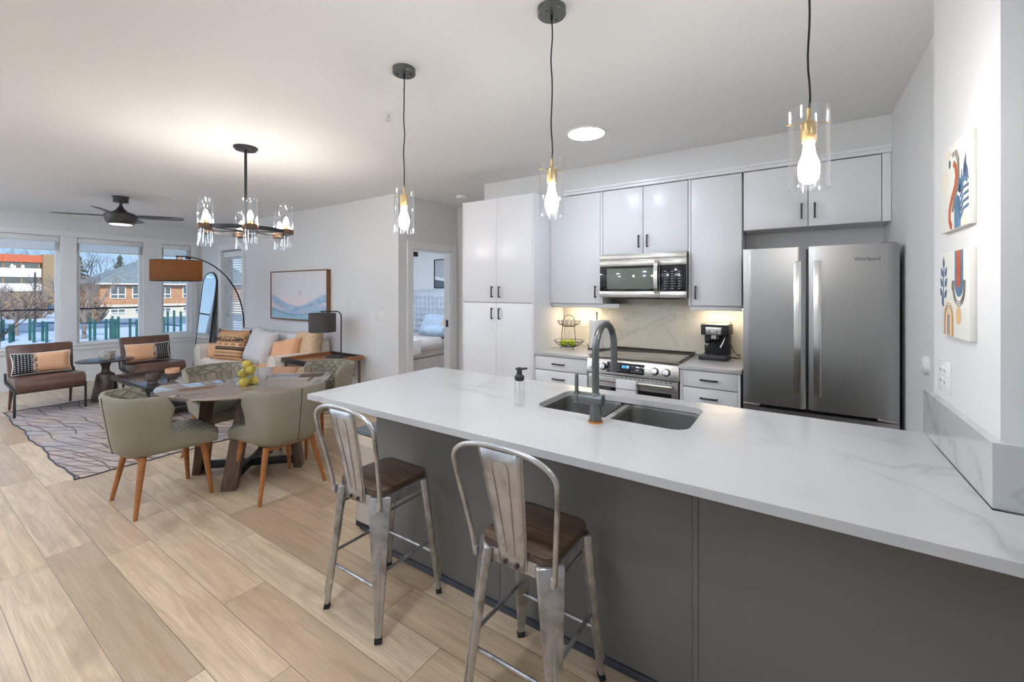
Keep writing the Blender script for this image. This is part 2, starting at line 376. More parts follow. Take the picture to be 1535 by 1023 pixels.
def m_pillow_lumbar():
    # object x from -0.27 to .27: dark dotted third, fringe, peach with stitched dashes
    h = N('lumbar_cloth'); t = h.n('ShaderNodeTexCoord'); sp = h.n('ShaderNodeSeparateXYZ'); h.l(t.outputs['Object'], sp.inputs[0])
    x, z = sp.outputs[0], sp.outputs[2]
    dark = h.math('LESS_THAN', x, -0.085)
    fx = h.math('SUBTRACT', h.math('FRACT', h.math('MULTIPLY', h.math('ADD', x, 2.0), 36.0)), 0.5)
    fz = h.math('SUBTRACT', h.math('FRACT', h.math('MULTIPLY', h.math('ADD', z, 2.0), 42.0)), 0.5)
    dot = h.math('MULTIPLY', h.math('LESS_THAN', h.math('ABSOLUTE', fx), 0.25), h.math('LESS_THAN', h.math('ABSOLUTE', fz), 0.17))
    fr = h.math('MULTIPLY', h.math('LESS_THAN', h.math('ABSOLUTE', h.math('ADD', x, 0.075)), 0.028), h.math('GREATER_THAN', h.noise(h.coord('Object', (14, 1, 60)), 2, 2), 0.5))
    ds = h.math('MULTIPLY', h.math('LESS_THAN', h.math('ABSOLUTE', h.math('SUBTRACT', x, 0.04)), 0.075), h.math('LESS_THAN', h.math('ABSOLUTE', fz), 0.07))
    c = h.mix(h.math('MULTIPLY', ds, 0.6), C(230, 178, 140), C(176, 116, 84))
    c = h.mix(h.math('LESS_THAN', h.math('ABSOLUTE', h.math('ADD', x, 0.075)), 0.028), c, C(226, 196, 168))
    c = h.mix(h.math('MULTIPLY', fr, 0.9), c, C(48, 42, 44))
    c = h.mix(dark, c, h.mix(dot, C(38, 38, 46), C(206, 200, 192)))
    h.bsdf(c, 0.92, 0, h.bump(h.noise(h.coord('Object'), 180, 2), 0.2, 0.003), 0.2)
m_pillow_lumbar()
def m_pillow_tribal():
    h = N('tribal_cloth'); t = h.n('ShaderNodeTexCoord'); sp = h.n('ShaderNodeSeparateXYZ'); h.l(t.outputs['Object'], sp.inputs[0])
    x, z = sp.outputs[0], sp.outputs[2]      # z -0.22..0.22
    c = h.ramp(h.math('ADD', h.math('MULTIPLY', z, 2.2), 0.5), [(0.0, C(204, 156, 114)), (0.55, C(230, 182, 140)), (1.0, C(194, 142, 100))])
    def band(c, z0, hw, col, gate=None):
        b = h.math('LESS_THAN', h.math('ABSOLUTE', h.math('SUBTRACT', z, z0)), hw)
        if gate is not None: b = h.math('MULTIPLY', b, gate)
        return h.mix(b, c, col)
    nn = h.math('GREATER_THAN', h.noise(h.coord('Object', (30, 1, 50)), 1.5, 3), 0.52)
    c = band(c, 0.105, 0.045, C(52, 46, 48), nn)
    c = band(c, 0.135, 0.006, C(206, 200, 150), nn)
    c = band(c, 0.045, 0.005, C(110, 70, 46)); c = band(c, -0.035, 0.009, C(48, 46, 52)); c = band(c, -0.062, 0.012, C(40, 40, 46)); c = band(c, -0.115, 0.005, C(120, 84, 58)); c = band(c, -0.165, 0.006, C(80, 62, 50))
    ex = h.math('SUBTRACT', h.math('FRACT', h.math('MULTIPLY', h.math('ADD', x, 2.065), 7.5)), 0.5)
    d = h.math('ADD', h.math('MULTIPLY', ex, ex), h.math('MULTIPLY', h.math('MULTIPLY', h.math('ADD', z, -0.008), h.math('ADD', z, -0.008)), 350.0))
    c = h.mix(h.math('LESS_THAN', d, 0.085), c, C(110, 62, 44)); c = h.mix(h.math('LESS_THAN', d, 0.025), c, C(226, 180, 140))
    h.bsdf(c, 0.95, 0, h.bump(h.noise(h.coord('Object'), 120, 3), 0.5, 0.005), 0.2)
m_pillow_tribal()

# ---------------------------------------------------------------- mesh helpers
class B:
    def __init__(s): s.bm = bmesh.new(); s.mi = 0; s.uv = None
    def _merge(s, tb, M=None):
        if M is not None: bmesh.ops.transform(tb, matrix=M, verts=tb.verts)
        for f in tb.faces: f.material_index = s.mi
        me = bpy.data.meshes.new('tmp'); tb.to_mesh(me); tb.free(); s.bm.from_mesh(me); bpy.data.meshes.remove(me); return s
    def box(s, x0, x1, y0, y1, z0, z1, bev=0.0, seg=2, M=None):
        tb = bmesh.new(); bmesh.ops.create_cube(tb, size=1)
        bmesh.ops.scale(tb, vec=(x1 - x0, y1 - y0, z1 - z0), verts=tb.verts)
        bmesh.ops.translate(tb, vec=((x0 + x1) / 2, (y0 + y1) / 2, (z0 + z1) / 2), verts=tb.verts)
        if bev > 0: bmesh.ops.bevel(tb, geom=tb.edges[:], offset=bev, segments=seg, profile=0.5, affect='EDGES')
        return s._merge(tb, M)
    def cyl(s, c, r, z0, z1, seg=24, r2=None, M=None):
        tb = bmesh.new(); r2 = r if r2 is None else r2
        bmesh.ops.create_cone(tb, cap_ends=True, segments=seg, radius1=r, radius2=r2, depth=z1 - z0)
        bmesh.ops.translate(tb, vec=(c[0], c[1], (z0 + z1) / 2), verts=tb.verts); return s._merge(tb, M)
    def sphere(s, c, r, sc=(1, 1, 1), u=16, v=10, M=None):
        tb = bmesh.new(); bmesh.ops.create_uvsphere(tb, u_segments=u, v_segments=v, radius=r)
        bmesh.ops.scale(tb, vec=sc, verts=tb.verts); bmesh.ops.translate(tb, vec=c, verts=tb.verts); return s._merge(tb, M)
    def lathe(s, prof, c=(0, 0, 0), seg=28, M=None, closed=False):
        tb = bmesh.new(); rings = []
        for r, z in prof:
            if r < 1e-5: rings.append([tb.verts.new((c[0], c[1], c[2] + z))])
            else: rings.append([tb.verts.new((c[0] + r * math.cos(2 * PI * i / seg), c[1] + r * math.sin(2 * PI * i / seg), c[2] + z)) for i in range(seg)])
        prs = list(zip(rings, rings[1:])) + ([(rings[-1], rings[0])] if closed else [])
        for a, b in prs:
            for i in range(seg):
                j = (i + 1) % seg
                if len(a) == 1 and len(b) == 1: continue
                if len(a) == 1: tb.faces.new((a[0], b[j], b[i]))
                elif len(b) == 1: tb.faces.new((a[i], a[j], b[0]))
                else: tb.faces.new((a[i], a[j], b[j], b[i]))
        bmesh.ops.recalc_face_normals(tb, faces=tb.faces); return s._merge(tb, M)
    def tube(s, pts, r, seg=8, caps=True, M=None, flat=1.0):
        pts = [Vector(p) for p in pts]; n = len(pts); rs = r if isinstance(r, (list, tuple)) else [r] * n
        tb = bmesh.new(); t0 = (pts[1] - pts[0]).normalized()
        up = Vector((0, 0, 1)) if abs(t0.z) < 0.9 else Vector((1, 0, 0))
        u = t0.cross(up).normalized(); rings = []
        for i, p in enumerate(pts):
            t = (pts[min(i + 1, n - 1)] - pts[max(i - 1, 0)]).normalized()
            u = (u - t * u.dot(t)); u = u.normalized() if u.length > 1e-6 else t.orthogonal().normalized()
            w = t.cross(u)
            rings.append([tb.verts.new(p + (u * math.cos(2 * PI * k / seg) + w * math.sin(2 * PI * k / seg) * flat) * rs[i]) for k in range(seg)])
        for a, b in zip(rings, rings[1:]):
            for k in range(seg): tb.faces.new((a[k], a[(k + 1) % seg], b[(k + 1) % seg], b[k]))
        if caps: tb.faces.new(rings[0][::-1]); tb.faces.new(rings[-1])
        bmesh.ops.recalc_face_normals(tb, faces=tb.faces); return s._merge(tb, M)
    def loop(s, pts, r, seg=8, M=None):
        """closed tube"""
        pts = [Vector(p) for p in pts]; n = len(pts); tb = bmesh.new(); rings = []; u = None
        nrm = Vector((0, 0, 0))
        for i in range(n): nrm += pts[i].cross(pts[(i + 1) % n])
        nrm.normalize()
        for i, p in enumerate(pts):
            t = (pts[(i + 1) % n] - pts[i - 1]).normalized(); w = nrm; u = t.cross(w).normalized(); w = u.cross(t)
            rings.append([tb.verts.new(p + (u * math.cos(2 * PI * k / seg) + w * math.sin(2 * PI * k / seg)) * r) for k in range(seg)])
        for i in range(n):
            a, b = rings[i], rings[(i + 1) % n]
            for k in range(seg): tb.faces.new((a[k], a[(k + 1) % seg], b[(k + 1) % seg], b[k]))
        bmesh.ops.recalc_face_normals(tb, faces=tb.faces); return s._merge(tb, M)
    def hull4(s, q0, q1, bev=0.0, M=None):
        """solid between two quads (lists of 4 points, same winding)"""
        tb = bmesh.new(); a = [tb.verts.new(p) for p in q0]; b = [tb.verts.new(p) for p in q1]
        tb.faces.new(a[::-1]); tb.faces.new(b)
        for i in range(4): tb.faces.new((a[i], a[(i + 1) % 4], b[(i + 1) % 4], b[i]))
        bmesh.ops.recalc_face_normals(tb, faces=tb.faces)
        if bev: bmesh.ops.bevel(tb, geom=tb.edges[:], offset=bev, segments=2, profile=0.5, affect='EDGES')
        return s._merge(tb, M)
    def prism(s, poly, t0, t1, axis='z', bev=0.0, M=None):
        """polygon (list of 2D points) pushed from t0 to t1 along axis"""
        def P(p, t):
            return {'z': (p[0], p[1], t), 'y': (p[0], t, p[1]), 'x': (t, p[0], p[1])}[axis]
        tb = bmesh.new(); a = [tb.verts.new(P(p, t0)) for p in poly]; b = [tb.verts.new(P(p, t1)) for p in poly]; n = len(poly)
        tb.faces.new(a[::-1]); tb.faces.new(b)
        for i in range(n): tb.faces.new((a[i], a[(i + 1) % n], b[(i + 1) % n], b[i]))
        bmesh.ops.recalc_face_normals(tb, faces=tb.faces)
        if bev: bmesh.ops.bevel(tb, geom=[e for e in tb.edges], offset=bev, segments=2, profile=0.5, affect='EDGES')
        return s._merge(tb, M)
    def grid(s, fn, nu, nv, wrapu=False, uvs=None, M=None):
        tb = bmesh.new(); V = [[tb.verts.new(fn(i, j)) for j in range(nv)] for i in range(nu)]
        lay = tb.loops.layers.uv.new('UVMap') if uvs else None
        for i in range(nu if wrapu else nu - 1):
            for j in range(nv - 1):
                ids = ((i, j), (i + 1, j), (i + 1, j + 1), (i, j + 1))
                try: f = tb.faces.new([V[a % nu][b] for a, b in ids])
                except ValueError: continue
                if lay:
                    for lp, (a, b) in zip(f.loops, ids): lp[lay].uv = uvs(a, b)
        bmesh.ops.recalc_face_normals(tb, faces=tb.faces); return s._merge(tb, M)
    def pillow(s, w, h, t, n=14, pinch=0.07, M=None):
        """cushion in the xz plane, thickness along y"""
        for sg in (1, -1):
            def fn(i, j):
                u = -1 + 2 * i / (n - 1); v = -1 + 2 * j / (n - 1)
                e = max(0.0, (1 - u ** 4) * (1 - v ** 4)) ** 0.55
                x = w / 2 * u * (1 - pinch * (1 - v * v)); z = h / 2 * v * (1 - pinch * (1 - u * u))
                return (x, sg * t / 2 * e, z)
            s.grid(fn, n, n, M=M)
        bmesh.ops.remove_doubles(s.bm, verts=s.bm.verts, dist=1e-5); return s
    def text(s, body, size, depth, M):
        cu = bpy.data.curves.new('tmp', 'FONT'); cu.body = body; cu.size = size; cu.extrude = depth; cu.align_x = 'CENTER'; cu.align_y = 'CENTER'
        o = bpy.data.objects.new('tmp', cu); COL.objects.link(o)
        dg = bpy.context.evaluated_depsgraph_get(); me = bpy.data.meshes.new_from_object(o.evaluated_get(dg))
        tb = bmesh.new(); tb.from_mesh(me); bpy.data.objects.remove(o); bpy.data.curves.remove(cu); bpy.data.meshes.remove(me)
        return s._merge(tb, M)

def obj(name, b, mats, parent=None, loc=(0, 0, 0), rot=(0, 0, 0), label=None, kind=None, ang=38, smooth=True):
    me = bpy.data.meshes.new(name); b.bm.normal_update(); b.bm.to_mesh(me); b.bm.free()
    for m in (mats if isinstance(mats, (list, tuple)) else [mats]): me.materials.append(MAT[m])
    if smooth:
        me.shade_smooth(); me.set_sharp_from_angle(angle=math.radians(ang))
    o = bpy.data.objects.new(name, me); COL.objects.link(o); o.location = loc; o.rotation_euler = rot
    if parent is not None: o.parent = parent
    if label: o['label'] = label
    if kind: o['kind'] = kind
    return o
def thing(name, label, cat, loc=(0, 0, 0), rz=0.0, group=None, rot=None):
    o = bpy.data.objects.new(name, None); COL.objects.link(o); o.empty_display_size = 0.1
    o.location = loc; o.rotation_euler = rot if rot else (0, 0, rz)
    o['label'] = label; o['category'] = cat
    if group: o['group'] = group
    return o
def tag(o, label, cat, group=None, kind=None):
    o['label'] = label; o['category'] = cat
    if group: o['group'] = group
    if kind: o['kind'] = kind
    return o
def struct(name, b, mats, parent=None, smooth=False):
    return obj(name, b, mats, parent, kind='structure', smooth=smooth)
def dup(root, loc, rz=None, label=None):
    def cp(o, par):
        c = o.copy(); COL.objects.link(c)
        if par is not None: c.parent = par
        for ch in [x for x in bpy.data.objects if x.parent == o]: cp(ch, c)
        return c
    r = cp(root, None); r.location = loc
    if rz is not None: r.rotation_euler = (0, 0, rz)
    if label: r['label'] = label
    return r
def R4(x=0, y=0, z=0): return Matrix.Rotation(z, 4, 'Z') @ Matrix.Rotation(y, 4, 'Y') @ Matrix.Rotation(x, 4, 'X')
def T4(x, y, z): return Matrix.Translation((x, y, z))
def rrect(x0, x1, y0, y1, r, n=6):
    out = []
    for cx, cy, a in ((x1 - r, y1 - r, 0), (x0 + r, y1 - r, 90), (x0 + r, y0 + r, 180), (x1 - r, y0 + r, 270)):
        for k in range(n + 1):
            t = math.radians(a + 90 * k / n); out.append((cx + r * math.cos(t), cy + r * math.sin(t)))
    return out
# ================================================================ SETTING
CEIL = 2.70
XW, YP, YK, XR = -9.75, 3.60, 4.18, 0.535        # window wall, painting wall, kitchen wall, wall beside the fridge
b = B(); b.box(XW - .12, 3.3, -2.7, 7.0, -.1, 0); struct('floor', b, 'oak_planks')
b = B(); b.box(XW - .12, 3.3, -2.7, 7.0, CEIL, CEIL + .1); struct('ceiling', b, 'ceiling_paint')
# window wall with three openings
WINS = [(0.35, 1.66, 0.63), (1.85, 2.70, 0.63), (2.966, 3.424, 0.69)]; WT = 2.36
b = B(); ys = -2.7
for y0, y1, zs in WINS:
    b.box(XW - .12, XW, ys, y0, 0, CEIL); b.box(XW - .12, XW, y0, y1, 0, zs); b.box(XW - .12, XW, y0, y1, WT, CEIL); ys = y1
b.box(XW - .12, XW, ys, YP + .14, 0, CEIL); struct('wall_left', b, 'wall_paint')
# painting wall with the balcony door opening
DX0, DX1, DT = -8.87, -8.05, 2.24
b = B(); b.box(XW, DX0, YP, YP + .14, 0, CEIL); b.box(DX0, DX1, YP, YP + .14, DT, CEIL); b.box(DX1, -4.085, YP, YP + .14, 0, CEIL)
struct('wall_back', b, 'wall_paint')
# hall wall with the bedroom doorway
b = B(); b.box(-4.2, -4.085, YP + .14, 3.83, 0, CEIL); b.box(-4.2, -4.085, 3.83, 4.56, 2.035, CEIL); b.box(-4.2, -4.085, 4.56, 4.82, 0, CEIL)
struct('wall_hall', b, 'wall_paint')
b = B(); b.box(-4.085, -2.86, 4.70, 4.82, 0, CEIL); struct('wall_hall_end', b, 'wall_paint')
b = B(); b.box(-2.985, 0.65, YK, YK + .12, 0, CEIL); b.box(-2.985, -2.865, YK + .12, 4.70, 0, CEIL); struct('wall_kitchen', b, 'wall_paint')
b = B(); b.box(XR, XR + .12, 2.357, YK, 0, CEIL); struct('wall_right', b, 'wall_paint')
b = B(); b.box(0.455, 3.3, 1.685, 2.357, 0, CEIL); struct('wall_stub', b, 'wall_paint')
b = B(); b.box(3.18, 3.3, -2.7, 1.685, 0, CEIL); struct('wall_far_right', b, 'wall_paint')
b = B(); b.box(XW, 3.18, -2.7, -2.6, 0, CEIL); struct('wall_behind', b, 'wall_paint')
# bedroom shell
b = B(); b.box(-7.8, -4.2, 6.4, 6.5, 0, CEIL); struct('wall_bedroom_back', b, 'wall_paint')
b = B(); b.box(-4.2, -4.08, 4.82, 6.4, 0, CEIL); struct('wall_bedroom_right', b, 'wall_paint')
b = B()
b.box(-7.8, -7.7, 3.74, 4.2, 0, CEIL); b.box(-7.8, -7.7, 4.2, 5.7, 0, .8); b.box(-7.8, -7.7, 4.2, 5.7, 2.2, CEIL); b.box(-7.8, -7.7, 5.7, 6.5, 0, CEIL)
struct('wall_bedroom_left', b, 'wall_paint')
# soffit above the wall cabinets and crown strip
b = B(); b.box(-2.945, XR, 3.85, YK, 2.475, CEIL); struct('trim_1', b, 'wall_paint')
b = B(); b.box(-2.10, XR, 3.835, 3.86, 2.442, 2.475, .003); b.box(-2.10, XR, 3.822, 3.86, 2.468, 2.492, .004); struct('trim_2', b, 'cabinet_white')
# baseboards
b = B(); b.box(XW, XW + .018, -2.6, YP, 0, .15, .004); struct('baseboard_left', b, 'trim_white')
b = B(); b.box(XW, DX0 - .09, YP - .018, YP, 0, .15, .004); b.box(DX1 + .09, -4.085, YP - .018, YP, 0, .15, .004); struct('baseboard_back', b, 'trim_white')
b = B(); b.box(-4.085, -4.067, YP, 3.735, 0, .15, .004); struct('baseboard_hall', b, 'trim_white')
# windows: casing, sash, blind, pane
b = B()
b.box(XW, XW + .022, 0.22, YP, WT, 2.455, .004)
for y0, y1 in ((.22, .35), (1.66, 1.85), (2.70, 2.966), (3.424, 3.53)): b.box(XW, XW + .02, y0, y1, .56, WT, .003)
b.box(XW, XW + .045, .22, YP, .60, .632, .006); b.box(XW, XW + .022, .22, YP, .535, .60, .004)
b.box(XW, XW + .03, 2.94, 3.45, .63, .69, .005)
struct('trim_3', b, 'trim_white')
for k, (y0, y1, zs) in enumerate(WINS):
    b = B(); fw = .045
    xa, xb = XW - .10, XW - .04
    b.box(xa, xb, y0, y0 + fw, zs, WT, .004); b.box(xa, xb, y1 - fw, y1, zs, WT, .004)
    b.box(xa, xb, y0 + fw, y1 - fw, zs, zs + .025, .004); b.box(xa, xb, y0 + fw, y1 - fw, WT - fw, WT, .004)
    w = struct('window_%d' % (k + 1), b, 'trim_white')
    b = B(); b.box(XW - .075, XW - .07, y0 + fw, y1 - fw, zs + .025, WT - fw); obj('pane', b, 'window_glass', w, kind='structure')
    t = thing('blind', ['white raised blind at the top of the far left window', 'white raised blind at the top of the middle window', 'white raised blind at the top of the narrow window behind the arc lamp'][k], 'blind', (XW - .022, (y0 + y1) / 2, WT), group='raised window blinds')
    hw = (y1 - y0) / 2 - .006
    b = B(); b.box(-.03, .02, -hw, hw, -.085, -.003, .005); obj('valance', b, 'trim_white', t)
    b = B()
    for q in range(9): b.box(-.026, .014, -hw + .004, hw - .004, -.092 - q * .0135, -.086 - q * .0135, .001)
    obj('slat_stack', b, 'wall_paint', t)
    b = B(); b.box(-.026, .014, -hw + .004, hw - .004, -.228, -.207, .004); obj('bottom_rail', b, 'trim_white', t)
    b = B(); b.tube([(.016, hw - .04, -.08), (.016, hw - .04, -.22)], .003, 6); obj('pull_cord', b, 'trim_white', t)
# balcony door in the painting wall
b = B()
b.box(DX0 - .09, DX0, YP - .022, YP, 0, DT + .09, .004); b.box(DX1, DX1 + .075, YP - .022, YP, 0, DT + .09, .004); b.box(DX0, DX1, YP - .022, YP, DT, DT + .09, .004)
b.box(DX0, DX0 + .012, YP, YP + .10, 0, DT); b.box(DX1 - .012, DX1, YP, YP + .10, 0, DT); b.box(DX0 + .012, DX1 - .012, YP, YP + .10, DT - .012, DT)
struct('trim_4', b, 'trim_white')
b = B(); ya, yb = YP + .085, YP + .13
b.box(DX0 + .014, DX0 + .14, ya, yb, .02, DT - .014, .004); b.box(DX1 - .14, DX1 - .014, ya, yb, .02, DT - .014, .004)
b.box(DX0 + .14, DX1 - .14, ya, yb, .02, .25, .004); b.box(DX0 + .14, DX1 - .14, ya, yb, DT - .15, DT - .014, .004)
dr = struct('door_1', b, 'trim_white')
b = B(); b.box(DX0 + .14, DX1 - .14, ya + .02, ya + .025, .25, DT - .15); obj('pane', b, 'window_glass', dr, kind='structure')
b = B(); b.box(DX0 + .06, DX0 + .10, ya - .012, ya, 1.0, 1.2, .004); b.tube([(DX0 + .08, ya - .01, 1.05), (DX0 + .08, ya - .05, 1.05), (DX0 + .19, ya - .05, 1.05)], .009, 8); obj('door_handle', b, 'chrome', dr)
t = thing('blind', 'white lowered slat blind on the glass balcony door', 'blind', ((DX0 + DX1) / 2, YP + .045, DT - .03))
hw = (DX1 - DX0) / 2 - .03
b = B(); b.box(-hw, hw, -.028, .028, -.10, -.005, .004); obj('valance', b, 'trim_white', t)
b = B()
for q in range(44): b.box(-hw, hw, -.02, .02, -.0015, .0015, 0, M=T4(0, 0, -.14 - q * .043) @ R4(math.radians(24), 0, 0))
obj('slats', b, 'trim_white', t)
b = B()
for xx in (-.25, .25): b.tube([(xx, -.022, -.10), (xx, -.022, -2.04)], .002, 5)
obj('ladder_cord', b, 'trim_white', t)
b = B(); b.box(-hw, hw, -.022, .022, -2.06, -2.03, .004); obj('bottom_rail', b, 'trim_white', t)
# bedroom door casing
b = B(); xc = -4.085
b.box(xc, xc + .022, 3.735, 3.83, 0, 2.13, .004); b.box(xc, xc + .022, 4.56, 4.665, 0, 2.13, .004); b.box(xc, xc + .022, 3.83, 4.56, 2.035, 2.13, .004)
b.box(-4.2, xc, 3.83, 3.845, 0, 2.035); b.box(-4.2, xc, 4.545, 4.56, 0, 2.035); b.box(-4.2, xc, 3.845, 4.545, 2.02, 2.035)
dd = struct('door_2', b, 'trim_white')
b = B(); b.box(-4.16, -4.12, 4.535, 4.546, .98, 1.08, .003); obj('strike_plate', b, 'black_metal', dd)
t = thing('door_closer', 'small dark metal bracket at the top left corner of the bedroom doorway', 'bracket', (-4.13, 3.846, 1.95))
b = B(); b.box(-.03, .03, 0, .10, -.01, .05, .005); obj('body', b, 'black_metal', t)
b = B(); b.box(-.02, .02, 0, .02, -.055, -.005, .003); obj('hinge_plate', b, 'black_metal', t)

# ================================================================ KITCHEN CABINETS
def bar_handle(b, x, y, z, ln, vertical):
    """slim bar pull standing 3 cm off the front (front faces -y)"""
    h = ln / 2
    if vertical:
        b.box(x - .006, x + .006, y - .034, y - .022, z - h, z + h, .003)
        for q in (-1, 1): b.box(x - .005, x + .005, y - .024, y, z + q * (h - .008) - .005, z + q * (h - .008) + .005, .001)
    else:
        b.box(x - h, x + h, y - .034, y - .022, z - .006, z + .006, .003)
        for q in (-1, 1): b.box(x + q * (h - .008) - .005, x + q * (h - .008) + .005, y - .024, y, z - .005, z + .005, .001)
def cab_front(t, name, x0, x1, z0, z1, hx=None, hz=None, vert=True, hl=.115, y=0.0, hname='handle'):
    b = B(); g = .0018; b.box(x0 + g, x1 - g, y - .020, y, z0 + g, z1 - g, .002); d = obj(name, b, 'cabinet_white', t)
    if hx is not None:
        b = B(); bar_handle(b, hx, y - .020, hz, hl, vert); obj(hname, b, 'handle_dark', d)
    return d
# tall pantry: front at y=3.52
t = thing('pantry_cabinet', 'tall white pantry cabinet with four doors left of the kitchen counter', 'cabinet', (-2.54, 3.54, 0))
b = B(); b.box(-.431, .4265, .002, .63, .09, 2.44, .002); b.box(-.445, -.432, -.02, .63, .0, 2.44, .001); b.box(.427, .44, -.02, .63, 0, 2.44, .001); obj('carcass', b, 'cabinet_white', t)
b = B(); b.box(-.43, .425, .06, .6, 0, .09); obj('toe_kick', b, 'cabinet_white', t)
for x0, x1, z0, z1, hx, hz in ((-.43, .0, 1.378, 2.437, -.045, 1.485), (.0, .425, 1.378, 2.437, .045, 1.485), (-.43, .0, .1, 1.372, -.045, 1.265), (.0, .425, .1, 1.372, .045, 1.265)):
    cab_front(t, 'door', x0, x1, z0, z1, hx, hz)
# wall cabinets: carcass front y=3.87, door face 3.85
t = thing('wall_cabinet', 'white single door wall cabinet above the fruit basket', 'cabinet', (-1.818, 3.87, 1.372))
b = B(); b.box(-.28, .2615, .002, .308, 0, 1.068, .002); b.box(.262, .282, -.02, .308, -.0, 1.068, .001); obj('carcass', b, 'cabinet_white', t)
cab_front(t, 'door', -.28, .26, .0, 1.066, .215, .115)
b = B(); b.box(-.28, .43, .02, .3, -.016, -.001, .001); b.box(-.28, .43, .02, .034, -.04, -.0165, .001); obj('light_valance', b, 'cabinet_white', t)
t = thing('wall_cabinet', 'white two door wall cabinet above the microwave', 'cabinet', (-1.152, 3.87, 1.832))
b = B(); b.box(-.382, .382, .002, .308, 0, .608, .002); obj('carcass', b, 'cabinet_white', t)
cab_front(t, 'door', -.38, -.001, 0, .606, -.035, .11); cab_front(t, 'door', .001, .38, 0, .606, .04, .11)
t = thing('wall_cabinet', 'white single door wall cabinet above the espresso machine', 'cabinet', (-.563, 3.87, 1.372))
b = B(); b.box(-.186, .198, .002, .308, 0, 1.068, .002); b.box(-.204, -.186, -.02, .308, 0, 1.068, .001); obj('carcass', b, 'cabinet_white', t)
cab_front(t, 'door', -.184, .196, 0, 1.066, -.145, .11)
b = B(); b.box(-.2, .195, .02, .3, -.016, -.001, .001); b.box(-.2, .195, .02, .034, -.04, -.0165, .001); obj('light_valance', b, 'cabinet_white', t)
t = thing('wall_cabinet', 'white two door wall cabinet above the fridge', 'cabinet', (.067, 3.87, 1.975))
b = B(); b.box(-.424, .418, .002, .308, 0, .465, .002); b.box(.420, .466, -.02, .308, 0, .465, .001); obj('carcass', b, 'cabinet_white', t)
cab_front(t, 'door', -.422, -.002, 0, .463, -.04, .115); cab_front(t, 'door', .002, .417, 0, .463, .04, .112)
# base cabinets: face y = 3.54
def base_cab(label, x0, x1, gl, gr, hx):
    w = (x1 - x0) / 2
    t = thing('base_cabinet', label, 'cabinet', ((x0 + x1) / 2, 3.56, 0))
    b = B(); b.box(-w, w, .0205, .60, .09, .883, .002); b.box(-w, -w + gl, -.02, .02, .09, .883, .001); b.box(w - gr, w, -.02, .02, .09, .883, .001); obj('carcass', b, 'cabinet_white', t)
    b = B(); b.box(-w, w, .06, .58, 0, .09); obj('toe_kick', b, 'cabinet_white', t)
    for z0, z1 in ((.75, .88), (.42, .746), (.1, .416)):
        cab_front(t, 'drawer', -w + gl, w - gr, z0, z1, hx, (z0 + z1) / 2 if z1 > .8 else z1 - .07, False, .125)
base_cab('white drawer base cabinet left of the range', -2.10, -1.556, .004, .004, -.01)
base_cab('white drawer base cabinet between the range and the fridge', -.770, -.345, .022, .018, 0.0)
b = B(); b.box(-2.10, -1.545, 3.52, YK - .002, .884, .915, .003); tag(obj('countertop', b, 'quartz_white'), 'white quartz countertop under the fruit basket and paper towel', 'countertop')
b = B(); b.box(-.772, -.335, 3.52, YK - .002, .884, .915, .003); tag(obj('countertop', b, 'quartz_white'), 'white quartz countertop under the espresso machine', 'countertop')
b = B(); b.box(-2.098, -.32, YK - .014, YK - .001, .917, 1.372); b.box(-1.534, -.767, YK - .014, YK - .001, 1.372, 1.43)
tag(obj('backsplash', b, 'quartz_splash'), 'veined cream stone backsplash behind the range', 'backsplash')
# under-cabinet lights
for x, lb in ((-1.84, 'warm strip light under the cabinet above the fruit basket'), (-.53, 'warm strip light under the cabinet above the espresso machine')):
    t = thing('cabinet_light', lb, 'light', (x, 4.04, 1.3555), group='under cabinet strip lights')
    b = B(); b.box(-.17, .17, -.022, .022, -.012, 0, .002); obj('housing', b, 'plastic_white', t)
    b = B(); b.box(-.16, .16, -.014, .014, -.015, -.0125); obj('diffuser', b, 'strip_warm', t)

# ================================================================ ISLAND
IX0, IX1, IY0, IY1 = -2.30, 1.60, 1.365, 2.395
t = thing('kitchen_island', 'dark grey kitchen island base with flat panels and battens', 'island', (-.2, 2.0, 0))
def ib(x0, x1, y0, y1, z0, z1, bv=0.0): return (x0 + .2, x1 + .2, y0 - 2.0, y1 - 2.0, z0, z1, bv)
b = B(); b.box(*ib(-2.047, .45, 1.65, 1.668, .02, .884)); b.box(*ib(-2.047, -2.03, 1.65, 2.34, .02, .884)); b.box(*ib(-2.03, .43, 2.32, 2.338, .02, .884)); b.box(*ib(.45, 1.58, 1.65, 1.668, .02, .884)); obj('carcass', b, 'island_grey', t)
for x0, x1 in ((-2.047, -1.163), (-1.157, -.313), (-.293, .56), (.58, 1.58)):
    b = B(); b.box(*ib(x0, x1, 1.638, 1.65, .03, .884, .002)); obj('panel', b, 'island_grey', t)
for x in (-1.16, -.303, .57):
    b = B(); b.box(*ib(x - .0095, x + .0095, 1.6365, 1.65, .03, .884, .002)) if x > -1 else b.box(*ib(x - .0028, x + .0028, 1.641, 1.65, .03, .884)); obj('batten', b, 'island_grey', t)
b = B(); b.box(*ib(-2.05, 1.58, 1.628, 1.65, 0, .028, .003)); obj('shoe_moulding', b, 'island_shoe', t)
for x0, x1 in ((-2.02, -1.45), (-1.45, -.88), (-.88, -.30), (-.30, .42)):
    b = B(); b.box(*ib(x0 + .002, x1 - .002, 2.338, 2.356, .1, .88, .002)); d = obj('door', b, 'island_grey', t)
    b = B(); b.box(*ib(x1 - .06, x1 - .048, 2.376, 2.388, .65, .8, .002)); b.box(*ib(x1 - .059, x1 - .049, 2.354, 2.38, .66, .67)); b.box(*ib(x1 - .059, x1 - .049, 2.354, 2.38, .78, .79)); obj('handle', b, 'handle_dark', d)
